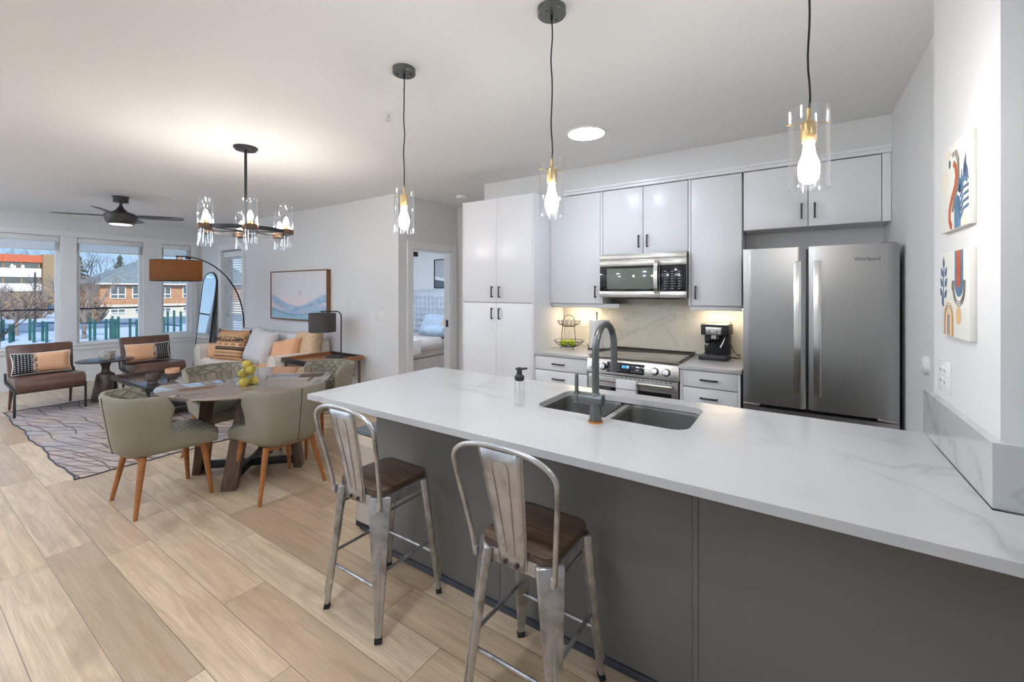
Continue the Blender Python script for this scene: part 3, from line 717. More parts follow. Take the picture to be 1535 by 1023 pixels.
# countertop with sink cut-out
SX0, SX1, SY0, SY1 = -1.112, -.378, 1.868, 2.285
def slab(outer, inner, z0, z1):
    bm = bmesh.new()
    def ring(pts, z): 
        vs = [bm.verts.new((x, y, z)) for x, y in pts]; es = [bm.edges.new((vs[i], vs[(i + 1) % len(vs)])) for i in range(len(vs))]; return vs, es
    for z in (z0, z1):
        o, oe = ring(outer, z); i, ie = ring(inner, z)
        bmesh.ops.triangle_fill(bm, use_beauty=True, use_dissolve=False, edges=oe + ie)
        if z == z0: lo, li = o, i
        else: ho, hi = o, i
    for a, c in ((lo, ho), (li, hi)):
        n = len(a)
        for k in range(n): bm.faces.new((a[k], a[(k + 1) % n], c[(k + 1) % n], c[k]))
    bmesh.ops.recalc_face_normals(bm, faces=bm.faces); return bm
outer = [(IX0, IY0), (IX1, IY0), (IX1, 1.655), (.432, 1.655), (.432, IY1), (IX0, IY1)]
b = B(); b.bm.free(); b.bm = slab(outer, rrect(SX0, SX1, SY0, SY1, .07, 6), .885, .915)
tag(obj('island_countertop', b, 'quartz_white', smooth=False), 'large white quartz island countertop with faint grey veins', 'countertop')
b = B(); b.prism([(.434, 1.665), (.434, IY1 + .02), (.454, IY1 + .02), (.454, 1.684), (1.6, 1.684), (1.6, 1.665)], .916, 1.093, 'z', .0015)
tag(obj('island_upstand', b, 'quartz_white', smooth=False), 'low white quartz upstand wrapping the short wall at the island end', 'upstand')
# double sink
t = thing('sink', 'dark steel double bowl sink set under the island countertop', 'sink', ((SX0 + SX1) / 2, (SY0 + SY1) / 2, .884))
hwx, hwy = (SX1 - SX0) / 2, (SY1 - SY0) / 2
def bowl(x0, x1, y0, y1, dep, r):
    bb = B(); levels = [(0.0, 0.0), (-.004, .004), (-.02, .007), (-dep + .03, .018), (-dep + .006, .03), (-dep, .06)]
    tb = bmesh.new(); rings = []
    for z, ins in levels: rings.append([tb.verts.new((x, y, z)) for x, y in rrect(x0 + ins, x1 - ins, y0 + ins, y1 - ins, max(.02, r - ins * .5), 6)])
    for a, c in zip(rings, rings[1:]):
        n = len(a)
        for k in range(n): tb.faces.new((a[k], c[k], c[(k + 1) % n], a[(k + 1) % n]))
    tb.faces.new(rings[-1]); bmesh.ops.recalc_face_normals(tb, faces=tb.faces)
    for f in tb.faces: f.normal_flip()
    bb._merge(tb)
    bb.lathe([(.0, -dep + .004), (.028, -dep + .004), (.042, -dep + .002)], ((x0 + x1) / 2, (y0 + y1) / 2, 0), 20); return bb
dv = -.02
obj('bowl', bowl(-hwx - .012, dv - .018, -hwy - .012, hwy + .012, .19, .075), 'sink_steel', t)
obj('bowl', bowl(dv + .018, hwx + .012, -hwy - .012, hwy + .012, .21, .075), 'sink_steel', t)
b = B(); b.box(dv - .0185, dv + .0185, -hwy - .012, hwy + .012, -.016, -.003, .004); obj('divider', b, 'steel_h', t)
# faucet
t = thing('faucet', 'gunmetal gooseneck kitchen faucet with side lever on the island', 'faucet', (-.745, 1.785, .915))
b = B(); b.cyl((0, 0), .033, 0, .009, 28); obj('base_ring', b, 'copper', t, label='copper coloured ring at the faucet base')
b = B(); b.lathe([(0, .008), (.026, .008), (.0265, .03), (.024, .075), (.024, .1), (.021, .125), (.017, .13), (0, .13)], seg=24); b.cyl((0, 0), .026, -.055, .055, 24, M=T4(-.02, 0, .1) @ R4(0, PI / 2, 0)); obj('body', b, 'gunmetal', t)
b = B(); b.cyl((0, 0), .0265, -.10, -.078, 24, M=T4(0, 0, .1) @ R4(0, PI / 2, 0)); b.hull4([(-.099, -.008, .11), (-.084, -.008, .11), (-.084, .008, .11), (-.099, .008, .11)], [(-.097, -.009, .205), (-.085, -.009, .205), (-.085, .005, .205), (-.097, .005, .205)], .002); obj('lever', b, 'gunmetal', t)
RR = .115; pts = [(0, 0, .12), (0, 0, .2), (0, 0, .31)]
for k in range(1, 13): a = PI - PI * k / 12; pts.append((0, RR + RR * math.cos(a), .31 + RR * 1.02 * math.sin(a)))
pts += [(0, 2 * RR, .27), (0, 2 * RR, .215)]
b = B(); b.tube(pts, .0158, 16); obj('spout', b, 'gunmetal', t)
b = B(); b.cyl((0, 2 * RR), .0168, .19, .235, 20); obj('spray_head', b, 'gunmetal', t)
# soap dispenser
t = thing('soap_dispenser', 'clear ribbed soap bottle with black pump on the island', 'soap dispenser', (-1.173, 1.825, .915))
b = B(); b.lathe([(0, .004), (.022, .002), (.028, .006), (.029, .02), (.027, .115), (.024, .128), (.021, .134), (.02, .134), (.0225, .126), (.0255, .113), (.0275, .02), (.026, .009), (0, .008)], seg=24); obj('bottle', b, 'glass_tube', t)
b = B(); b.cyl((0, 0), .0225, .128, .139, 24); b.lathe([(.0245, .134), (.025, .15), (.014, .16), (.013, .178), (.012, .187), (0, .188)], seg=24); b.tube([(-.02, 0, .184), (.0, 0, .187), (.02, .004, .188), (.042, .008, .192)], [.006, .008, .006, .005], 8); obj('pump', b, 'black_matte', t)
b = B(); b.tube([(0, 0, .14), (.002, 0, .02)], .0025, 6); obj('dip_tube', b, 'plastic_white', t)

# ================================================================ APPLIANCES
# fridge
t = thing('refrigerator', 'stainless steel french door refrigerator beside the right kitchen wall', 'refrigerator', (.0965, 3.38, 0))
b = B(); b.box(-.405, .405, .062, .76, .02, 1.765, .004); obj('body', b, 'black_metal', t)
def fdoor(x0, x1, z0, z1, name):
    n = 14; pts = []
    for k in range(n + 1):
        u = k / n; x = x0 + (x1 - x0) * u; e = min(u, 1 - u) * (x1 - x0)
        pts.append((x, .0 + .016 * max(0, 1 - e / .028) ** 2 - .0))
    pts += [(x1, .055), (x0, .055)]
    b = B(); b.prism(pts, z0, z1, 'z'); return obj(name, b, 'fridge_steel', t, ang=50)
dl = fdoor(-.4115, -.0480, .722, 1.785, 'left_door'); dr_ = fdoor(-.034, .4115, .722, 1.785, 'right_door')
dz = fdoor(-.4115, .4115, .05, .700, 'freezer_drawer')
for d, x in ((dl, -.0945), (dr_, .0115)):
    b = B(); b.box(x - .021, x + .021, -.016, -.004, .815, 1.692, .003); b.box(x - .017, x + .017, -.006, .006, .83, .85); b.box(x - .017, x + .017, -.006, .006, 1.655, 1.675); obj('handle', b, 'steel_bright', d)
b = B(); b.box(-.36, .36, -.035, -.022, .60, .64, .004); b.box(-.33, -.31, -.025, .004, .61, .63); b.box(.31, .33, -.025, .004, .61, .63); obj('handle', b, 'steel_bright', dz)
b = B(); b.text('Whirlpool', .030, .0008, T4(.26, -.001, 1.693) @ R4(PI / 2, 0, 0)); obj('logo', b, 'black_metal', dr_)
b = B(); b.box(-.0475, -.0345, .02, .05, .73, 1.77, .002); obj('centre_mullion', b, 'black_metal', t)
for x in (-.36, .36):
    b = B(); b.box(x - .05, x + .05, .004, .05, .7035, .7195, .003); obj('hinge_cap', b, 'steel_h', t)
    b = B(); b.box(x - .04, x + .04, .02, .12, 1.766, 1.79, .004); obj('top_hinge', b, 'black_metal', t)
# range
t = thing('range', 'stainless steel slide-in electric range with glass cooktop and knobs', 'range', (-1.158, 3.53, 0))
b = B(); b.box(-.378, .378, .03, .64, .02, .905, .003); obj('body', b, 'black_metal', t)
b = B(); b.box(-.386, .386, .012, .638, .917, .928, .002); obj('cooktop', b, 'cooktop_glass', t)
b = B(); b.box(-.386, .386, .612, .638, .928, .938, .002); b.box(-.386, -.372, .02, .612, .928, .931, .001); b.box(.372, .386, .02, .612, .928, .931, .001); obj('cooktop_trim', b, 'black_matte', t)
b = B(); b.prism([(-.045, .785), (-.012, .905), (.03, .918), (.06, .918), (.06, .785)], -.386, .386, 'x', .003); cp = obj('control_panel', b, 'steel_h', t)
PN = R4(math.radians(90 - 15.4), 0, 0)
for x in (-.325, -.232, .205, .296):
    b = B(); M = T4(x, -.031, .846) @ R4(math.radians(90 - 15.4), 0, 0)
    b.lathe([(0, .034), (.022, .034), (.025, .03), (.026, .008), (0, .008)], seg=28, M=M); b.box(-.0045, .0045, -.022, .022, .032, .041, .002, M=M); kb = obj('knob', b, 'steel_bright', t)
    b = B(); b.lathe([(0, .008), (.031, .007), (.032, 0), (0, 0)], seg=28, M=M); obj('knob_skirt', b, 'black_gloss', kb)
b = B(); M = T4(-.04, -.0295, .848) @ PN; b.box(-.16, .16, -.042, .042, -.002, .002, .001, M=M); obj('display', b, 'display_black', cp)
b = B()
for k, x in enumerate((-.022, -.008, .010, .024)): b.box(x - .004, x + .004, .0, .022, .0022, .0030, M=M)
obj('clock_digits', b, 'clock_blue', cp)
b = B()
for r_ in (-.02, .02):
    for x in (-.13, -.105, -.08, -.055, .06, .085, .11, .135): b.box(x - .006, x + .006, r_ - .003, r_ + .003, .0022, .0026, M=M)
obj('touch_keys', b, 'key_grey', cp)
b = B(); b.box(-.378, .378, -.012, .03, .255, .775, .004); od = obj('oven_door', b, 'steel_h', t)
b = B(); b.box(-.33, .33, -.0145, -.011, .32, .675, .003); obj('window', b, 'oven_glass', od)
b = B(); b.tube([(-.345, -.058, .735), (.345, -.058, .735)], .0125, 14); b.box(-.345, -.32, -.06, -.01, .722, .748, .004); b.box(.32, .345, -.06, -.01, .722, .748, .004); obj('handle', b, 'steel_h', od)
b = B()
for x in range(-9, 10): b.box(x * .036 - .012, x * .036 + .012, -.0135, -.011, .758, .764)
obj('vent_slots', b, 'black_matte', od)
b = B(); b.box(-.378, .378, -.012, .03, .06, .248, .004); obj('storage_drawer', b, 'steel_h', t)
# towel over the oven handle
t = thing('kitchen_towel', 'folded white dish towel with dark stripes hung on the oven handle', 'towel', (-1.175, 3.53, .735))
b = B(); P = [(-.078, -.17), (-.0775, -.08), (-.0765, -.01), (-.073, .012), (-.058, .019), (-.043, .012), (-.0415, -.01), (-.039, -.1)]
def tf(i, j): y, z = P[j]; return (-.086 + .172 * i / 8 + .002 * math.sin(j * 2 + i), y + .0015 * math.sin(i * 1.7 + j), z)
b.grid(tf, 9, len(P)); ob_ = obj('cloth', b, 'towel_white', t); sm = ob_.modifiers.new('solid', 'SOLIDIFY'); sm.thickness = .004; sm.offset = 0
b = B(); b.box(-.087, .087, -.0805, -.0765, -.055, -.050); b.box(-.087, .087, -.0815, -.0775, -.115, -.109); obj('stripe', b, 'towel_stripe', t)
# microwave
t = thing('microwave', 'stainless over-the-range microwave with black glass door', 'microwave', (-1.148, 3.78, 1.435))
b = B(); b.box(-.378, .378, .03, .388, 0, .393, .003); obj('body', b, 'black_metal', t)
b = B(); b.box(-.388, .378, 0, .03, .342, .393, .004); b.box(-.388, .378, .002, .03, .33, .3415); obj('vent_trim', b, 'steel_h', t)
b = B(); b.box(-.388, .155, 0, .03, .285, .338, .003); b.box(-.388, .155, 0, .03, 0, .058, .003); b.box(-.388, .155, .004, .03, .058, .285); dm = obj('door', b, 'steel_h', t)
b = B(); b.box(-.386, .153, .000, .004, .0585, .2845, .001); obj('glass', b, 'black_gloss', dm)
b = B(); b.box(-.318, .105, -.0015, .0005, .078, .264, .001); obj('window', b, 'mw_window', dm)
b = B()
for k in range(12):
    u = -1 + 2 * k / 12; v = -1 + 2 * (k + 1) / 12
    ya, yb = -.04 * (1 - u * u) ** .5 - .008, -.04 * (1 - v * v) ** .5 - .008
    b.hull4([(.118, ya, .18 + .145 * u), (.15, ya, .18 + .145 * u), (.15, ya + .008, .18 + .145 * u), (.118, ya + .008, .18 + .145 * u)], [(.118, yb, .18 + .145 * v), (.15, yb, .18 + .145 * v), (.15, yb + .008, .18 + .145 * v), (.118, yb + .008, .18 + .145 * v)])
obj('handle', b, 'steel_bright', dm)
b = B(); b.text('Whirlpool', .013, .0005, T4(-.345, -.0008, .032) @ R4(PI / 2, 0, 0)); obj('logo', b, 'steel_bright', dm)
b = B(); b.box(.158, .378, 0, .03, .285, .338, .003); b.box(.158, .378, 0, .03, 0, .058, .003); b.box(.158, .378, .004, .03, .058, .285); pm = obj('control_panel', b, 'steel_h', t)
b = B(); b.box(.16, .366, 0, .004, .0585, .2845, .001); b.box(.367, .378, .0, .012, .058, .285); obj('keypad', b, 'display_black', pm)
b = B()
for r_ in range(8):
    for c_ in range(3):
        w_ = .011 if r_ in (0, 7) else .008
        b.box(.205 + c_ * .058 - w_, .205 + c_ * .058 + w_, -.0008, .0004, .078 + r_ * .021, .085 + r_ * .021)
        if 0 < r_ < 6: b.box(.205 + c_ * .058 + .014, .205 + c_ * .058 + .022, -.0008, .0004, .080 + r_ * .021, .084 + r_ * .021)
obj('keys', b, 'key_grey', pm)
b = B(); b.box(-.3, .3, .06, .36, -.012, -.001, .003); obj('bottom_grille', b, 'black_matte', t)

# ================================================================ COUNTER ITEMS
t = thing('fruit_basket', 'two tier black wire fruit basket on the left counter', 'basket', (-1.905, 3.885, .915))
def wire_bowl(b, z0, z1, r0, r1, n=14):
    for r, z in ((r0, z0), ((r0 + r1) / 2 + .012, (z0 + z1) / 2 - .004), (r1, z1)):
        b.loop([(r * math.cos(2 * PI * k / 28), r * math.sin(2 * PI * k / 28), z) for k in range(28)], .0026, 6)
    for k in range(n):
        a = 2 * PI * k / n; c_, s_ = math.cos(a), math.sin(a); m = (r0 + r1) / 2 + .012
        b.tube([(0, 0, z0 - .002), (r0 * c_, r0 * s_, z0), (m * c_, m * s_, (z0 + z1) / 2 - .004), (r1 * c_, r1 * s_, z1)], .0018, 5)
b = B(); wire_bowl(b, .025, .082, .075, .15); obj('lower_bowl', b, 'black_metal', t)
b = B(); wire_bowl(b, .225, .278, .055, .118); obj('upper_bowl', b, 'black_metal', t)
b = B(); b.tube([(-.075, 0, .03), (-.082, 0, .13), (-.07, 0, .24), (-.058, 0, .29), (-.045, 0, .325), (0, 0, .338), (.045, 0, .325), (.058, 0, .29), (.062, 0, .2), (.07, 0, .1), (.075, 0, .03)], .0034, 8); obj('frame', b, 'black_metal', t)
for a in (90, 210, 330):
    b = B(); c_, s_ = math.cos(math.radians(a)), math.sin(math.radians(a)); b.tube([(.07 * c_, .07 * s_, .025), (.082 * c_, .082 * s_, .008), (.092 * c_, .092 * s_, .003)], .003, 6); obj('foot', b, 'black_metal', t)
LB = ['lime in the wire basket, on the left of the three', 'lime in the wire basket, in the middle of the three', 'lime in the wire basket, on the right of the three']
for k, (x, y) in enumerate(((-.048, -.02), (-.0, .035), (.045, -.015))):
    t = thing('lime', LB[k], 'lime', (-1.905 + x, 3.885 + y, .917 + .025), k * 1.3, 'limes in the lower basket')
    b = B(); b.lathe([(0, 0), (.012, .001), (.03, .013), (.038, .032), (.03, .052), (.012, .064), (0, .067)], seg=20); obj('fruit', b, 'lime_skin', t)
    b = B(); b.cyl((0, 0), .003, .063, .071, 8); obj('stem', b, 'stem_brown', t)
t = thing('paper_towel_holder', 'dark metal paper towel holder on the left counter', 'holder', (-1.655, 4.0, .915))
b = B(); b.loop([(.085 * math.cos(2 * PI * k / 32), .085 * math.sin(2 * PI * k / 32), .01) for k in range(32)], .007, 8); b.tube([(-.085, 0, .01), (.085, 0, .01)], .004, 8); obj('base', b, 'black_metal', t)
b = B(); b.tube([(0, 0, .008), (0, 0, .355)], .006, 10); b.sphere((0, 0, .362), .0095); obj('rod', b, 'black_metal', t)
b = B(); b.tube([(-.085, -.0, .012), (-.093, -.02, .05), (-.080, -.05, .038), (-.05, -.078, .012)], .003, 6); obj('tension_arm', b, 'black_metal', t)
t = thing('paper_roll', 'white paper towel roll standing on the holder', 'paper towel', (-1.655, 4.0, .929))
b = B(); b.lathe([(.02, 0), (.077, 0), (.078, .002), (.078, .278), (.077, .28), (.02, .28), (.02, 0)], seg=40); obj('paper', b, 'paper_white', t)
b = B(); b.prism([(.02, -.0785), (.08, -.01), (.118, .045), (.116, .046), (.078, -.008), (.02, -.0775)], .002, .278, 'z'); obj('loose_sheet', b, 'paper_white', t)
# espresso machine
t = thing('espresso_machine', 'black and steel espresso machine on the counter beside the fridge', 'coffee machine', (-.575, 4.02, .915), math.radians(-3))
b = B(); b.box(-.095, .095, -.005, .115, .03, .30, .006); obj('body', b, 'black_matte', t)
b = B(); b.box(-.108, .108, -.085, .12, .205, .292, .008); obj('head', b, 'black_matte', t)
b = B(); b.box(-.068, .055, -.0885, -.084, .212, .275, .002); hp = obj('control_plate', b, 'steel_h', t)
b = B(); b.cyl((0, 0), .021, 0, .018, 24, M=T4(-.002, -.086, .243) @ R4(PI / 2, 0, 0)); b.box(-.003, .003, -.016, .016, .018, .022, .001, M=T4(-.002, -.086, .243) @ R4(PI / 2, 0, 0)); obj('dial', b, 'chrome', t)
b = B(); b.cyl((0, 0), .008, 0, .006, 12, M=T4(.038, -.087, .252) @ R4(PI / 2, 0, 0)); b.cyl((0, 0), .008, 0, .006, 12, M=T4(.038, -.087, .23) @ R4(PI / 2, 0, 0)); obj('button', b, 'plastic_white', t)
b = B(); b.box(-.105, .105, -.1, .12, .292, .302, .004); obj('cup_tray', b, 'steel_h', t)
b = B(); b.tube([(-.03, .09, .302), (-.03, .09, .322), (.095, .09, .322), (.095, .09, .302)], .004, 8); obj('cup_rail', b, 'chrome', t)
b = B(); b.box(-.115, .105, -.14, .04, 0, .035, .006); obj('drip_tray', b, 'black_metal', t)
b = B(); b.box(-.1, .092, -.132, -.01, .035, .042, .002); obj('drip_grille', b, 'gunmetal', t)
b = B(); b.cyl((0, -.045), .034, .175, .207, 24); obj('group_head', b, 'chrome', t)
b = B(); b.cyl((0, -.045), .032, .148, .175, 24, .034); b.tube([(0, -.06, .162), (-.03, -.11, .155), (-.05, -.145, .15)], [.009, .012, .013], 10); b.tube([(0, -.045, .15), (0, -.045, .128)], .009, 10); obj('portafilter', b, 'black_gloss', t)
b = B(); b.tube([(.075, -.05, .205), (.072, -.06, .17), (.045, -.08, .1)], .005, 8); b.tube([(.067, -.064, .155), (.046, -.08, .104)], .0095, 10); obj('steam_wand', b, 'chrome', t)
b = B(); b.cyl((0, 0), .016, 0, .008, 20, M=T4(-.075, -.008, .13) @ R4(PI / 2, 0, 0)); obj('gauge', b, 'plastic_white', t)
b = B(); b.cyl((0, 0), .009, 0, .012, 16, M=T4(-.068, -.008, .1) @ R4(PI / 2, 0, 0)); obj('steam_knob', b, 'chrome', t)
b = B(); b.tube([(.095, .08, .12), (.12, .08, .06), (.16, .07, .03), (.17, .06, .015), (.15, .04, .006), (.12, .06, .01), (.14, .09, .02), (.17, .1, .04)], .0035, 6); obj('power_cord', b, 'black_matte', t)
def plate(label, cat, loc, rz, w, h, kind, name):
    t = thing(name, label, cat, loc, rz)
    b = B(); b.box(-w / 2, w / 2, -.006, 0, -h / 2, h / 2, .002); obj('cover_plate', b, 'plastic_white', t)
    n = max(1, round(w / .07))
    for k in range(n):
        x = (k - (n - 1) / 2) * .046
        if kind == 'switch':
            b = B(); b.box(x - .017, x + .017, -.0095, -.005, -.033, .033, .002); obj('rocker', b, 'plastic_white', t)
        else:
            for z in (-.02, .02):
                b = B(); b.box(x - .017, x + .017, -.008, -.005, z - .014, z + .014, .003); s_ = obj('socket', b, 'plastic_white', t)
                b = B(); b.box(x - .008, x - .005, -.0085, -.0075, z - .005, z + .006); b.box(x + .005, x + .008, -.0085, -.0075, z - .005, z + .006); obj('slot', b, 'black_matte', s_)
    return t
plate('white power outlet on the stone backsplash beside the paper roll', 'outlet', (-1.865, YK - .0145, 1.175), 0, .075, .12, 'outlet', 'power_outlet')
plate('white light switch, left plate of the pair near the hall corner', 'switch', (-4.565, YP, 1.17), 0, .085, .115, 'switch', 'light_switch')
plate('white light switch, right plate of the pair near the hall corner', 'switch', (-4.385, YP, 1.175), 0, .095, .118, 'switch', 'light_switch')
plate('small white switch beside the balcony door blind', 'switch', (-7.73, YP, 1.165), 0, .07, .115, 'switch', 'light_switch')
plate('white power outlet low on the wall behind the wooden end table', 'outlet', (-4.95, YP, .37), 0, .075, .12, 'outlet', 'power_outlet')
plate('white double switch and outlet plate under the lower abstract canvas', 'switch', (.455, 2.195, 1.185), -PI / 2, .135, .118, 'outlet', 'wall_plate')
t = thing('wall_sensor', 'small round white sensor on the wall right of the fridge', 'sensor', (XR, 2.89, 1.13), -PI / 2)
b = B(); b.cyl((0, 0), .045, 0, .018, 28, M=R4(PI / 2, 0, 0)); obj('body', b, 'plastic_white', t)
b = B(); b.cyl((0, 0), .03, .018, .022, 28, M=R4(PI / 2, 0, 0)); obj('cap', b, 'plastic_white', t)

# trash can at the island end
t = thing('trash_can', 'steel rectangular step trash can at the left end of the island', 'trash can', (-2.21, 1.72, 0))
b = B(); b.prism(rrect(-.155, .148, 0, .40, .03, 5), .03, .585, 'z'); obj('body', b, 'bin_steel', t)
b = B(); b.prism(rrect(-.157, .15, -.002, .402, .03, 5), .0, .032, 'z'); obj('base', b, 'black_matte', t)
b = B(); b.prism(rrect(-.159, .152, -.004, .404, .032, 5), .525, .588, 'z'); obj('rim_band', b, 'steel_bright', t)
b = B(); b.prism(rrect(-.156, .149, -.001, .401, .03, 5), .591, .615, 'z', .004); obj('lid', b, 'bin_lid', t)
b = B(); b.box(-.06, .06, -.03, .0, .012, .022, .003); obj('pedal', b, 'black_matte', t)
# ================================================================ LAMPS
def bulb_mesh(h=.125, r=.032, neck=.0125):
    b = B(); b.lathe([(neck, 0), (neck * 1.1, -.015), (r * .62, -h * .38), (r * .95, -h * .62), (r, -h * .74), (r * .86, -h * .88), (r * .5, -h * .97), (0, -h)], seg=20); return b
def pendant(loc, label):
    t = thing('pendant_lamp', label, 'pendant lamp', loc, .0, 'glass pendant lamps above the island')
    b = B(); b.lathe([(0, 0), (.0605, 0), (.0605, -.026), (.058, -.029), (0, -.029)], seg=36); c = obj('canopy', b, 'gunmetal', t)
    b = B(); b.cyl((0, 0), .006, -.05, -.029, 12); b.cyl((.03, .02), .004, -.032, -.029, 10); b.cyl((-.03, -.02), .004, -.032, -.029, 10); obj('cord_grip', b, 'black_metal', c)
    zt = -.65
    b = B(); b.tube([(.003 * math.sin(k * 1.1), .002 * math.cos(k * 1.7), -.04 + (zt + .0 + .04) * k / 14) for k in range(15)], .0032, 8); obj('cord', b, 'cable_black', t)
    b = B(); b.lathe([(0, zt + .01), (.006, zt + .01), (.006, zt - .025), (.012, zt - .028), (.0205, zt - .034), (.0215, zt - .04), (.0215, zt - .09), (.019, zt - .094), (0, zt - .094)], seg=24); obj('socket', b, 'brass', t)
    b = B(); b.tube([(-.056, 0, zt - .036), (.056, 0, zt - .036)], .0017, 6); b.sphere((-.057, 0, zt - .036), .004); b.sphere((.057, 0, zt - .036), .004); obj('cross_pin', b, 'brass', t)
    obj('bulb', bulb_mesh(.112, .0285), 'bulb_white', t, loc=(0, 0, zt - .09))
    b = B(); R_ = .0535; b.lathe([(R_, zt + .008), (R_, zt - .238), (R_ - .003, zt - .238), (R_ - .003, zt + .008)], seg=40, closed=True); obj('glass_shade', b, 'glass_tube', t)
    return t
p0 = pendant((-1.77, 1.60, CEIL), 'glass cylinder pendant lamp over the far left end of the island')
dup(p0, (-.869, 1.607, CEIL), .9, 'glass cylinder pendant lamp over the sink, middle of the three')
dup(p0, (.03, 1.60, CEIL), .35, 'glass cylinder pendant lamp in front of the fridge, rightmost of the three')
def disc(loc, label, grp=None, m='disc_white'):
    t = thing('ceiling_or_fill_light', label, 'ceiling light', loc, 0, grp)
    b = B(); b.lathe([(.148, 0), (.148, -.008), (.135, -.011), (.134, -.006)], seg=48); obj('trim_ring', b, 'plastic_white', t)
    b = B(); b.cyl((0, 0), .134, -.008, -.002, 48); obj('diffuser', b, m, t); return t
disc((-1.335, 3.02, CEIL), 'round flat glowing ceiling light between island and kitchen cabinets')
def globe(loc, label):
    t = thing('fill_globe', label, 'ceiling light', loc, 0, 'added opal fill globes behind the camera')
    b = B(); b.lathe([(0, 0), (.07, 0), (.07, -.02), (0, -.025)], seg=28); b.tube([(0, 0, -.02), (0, 0, -.3)], .008, 8); obj('stem', b, 'gunmetal', t)
    b = B(); b.sphere((0, 0, -.42), .13, u=28, v=18); obj('globe', b, 'globe_fill_far' if loc[0] < -5 else 'globe_fill', t)
for x, y in ((-1.4, -1.3), (1.3, -.4), (-4.2, -1.4), (-6.6, -1.3), (-8.6, -1.2)):  # unseen globes added as fill, to brighten the ceiling and the living side
    globe((x, y, CEIL), 'added opal fill globe behind the camera')
for x, y in ((-1.3, .2), (-2.7, -.5), (-3.9, -.45), (-5.6, .15), (-7.7, .2)):  # fill discs added out of view to light the floor and living area
    disc((x, y, CEIL), 'added round fill light outside the camera view', 'added fill lights outside the frame', 'disc_fill' if x < -3 else 'disc_fill_near' if x > -2 else 'fan_lens_and_fill')
disc((-5.0, 4.9, CEIL), 'added round fill light in the bedroom', 'added bedroom fill lights', 'disc_fill'); disc((-6.6, 4.6, CEIL), 'added round fill light in the bedroom', 'added bedroom fill lights', 'disc_fill')  # two unseen fill discs, added to brighten the bedroom
# sprinklers and smoke detector
def sprinkler(loc, label):
    t = thing('sprinkler_head', label, 'sprinkler', loc)
    b = B(); b.lathe([(0, 0), (.036, 0), (.034, -.005), (.0, -.006)], seg=28); obj('escutcheon', b, 'plastic_white', t)
    b = B(); b.cyl((0, 0), .010, -.03, -.006, 14); b.tube([(-.012, 0, -.012), (-.016, 0, -.035), (0, 0, -.05)], .003, 6); b.tube([(.012, 0, -.012), (.016, 0, -.035), (0, 0, -.05)], .003, 6); b.cyl((0, 0), .018, -.053, -.050, 18); obj('head', b, 'chrome', t); return t
s0 = sprinkler((-2.303, 1.942, CEIL), 'ceiling sprinkler head near the left pendant lamp')
dup(s0, (-6.45, 2.09, CEIL), 0, 'ceiling sprinkler head beside the ceiling fan')
t = thing('smoke_detector', 'round white smoke detector on the hall ceiling left of the pantry', 'smoke detector', (-3.545, 4.16, CEIL))
b = B(); b.lathe([(0, 0), (.065, 0), (.065, -.018), (.055, -.034), (.0, -.036)], seg=32); obj('housing', b, 'plastic_white', t)
b = B(); b.cyl((0, 0), .012, -.039, -.035, 16); obj('test_button', b, 'trim_white', t)
# chandelier
CX, CY = -3.845, 1.74
t = thing('chandelier', 'six light bronze ring chandelier with glass tubes over the dining table', 'chandelier', (CX, CY, CEIL))
b = B(); b.lathe([(0, 0), (.09, 0), (.09, -.012), (.08, -.016), (.078, -.026), (0, -.03)], seg=40); obj('canopy', b, 'black_metal', t)
b = B(); b.tube([(0, 0, -.02), (0, 0, -.71)], .011, 14); b.sphere((0, 0, -.71), .024); obj('rod', b, 'black_metal', t)
RZ, RRr = -.705, .32
b = B(); b.lathe([(RRr - .007, RZ - .016), (RRr + .007, RZ - .016), (RRr + .007, RZ + .016), (RRr - .007, RZ + .016)], seg=72, closed=True); ring = obj('ring', b, 'black_metal', t)
A0 = math.radians(-23.9 + 5)
b = B()
for k in range(3):
    a = A0 + k * PI / 3; c_, s_ = math.cos(a), math.sin(a); b.tube([(-RRr * c_, -RRr * s_, RZ), (RRr * c_, RRr * s_, RZ)], .006, 8)
obj('cross_arm', b, 'black_metal', t)
for k in range(6):
    a = A0 + k * PI / 3; x, y = RRr * math.cos(a), RRr * math.sin(a)
    b = B(); b.lathe([(.052, RZ - .02), (.058, RZ - .02), (.058, RZ + .02), (.052, RZ + .02)], (x, y, 0), 28, closed=True); b.lathe([(0, RZ - .006), (.052, RZ - .006), (.052, RZ), (0, RZ)], (x, y, 0), 28); h_ = obj('lamp_holder', b, 'bronze_dark', t)
    b = B(); b.cyl((x, y), .014, RZ, RZ + .055, 16); obj('socket', b, 'brass', h_)
    b = B(); b.lathe([(.010, .05), (.017, .07), (.019, .085), (.015, .105), (.005, .125), (0, .128)], (x, y, RZ), 16); obj('bulb', b, 'bulb_warm', h_)
    b = B(); b.lathe([(.051, RZ - .125), (.051, RZ + .215), (.048, RZ + .215), (.048, RZ - .125)], (x, y, 0), 32, closed=True); obj('glass_shade', b, 'glass_tube', h_)
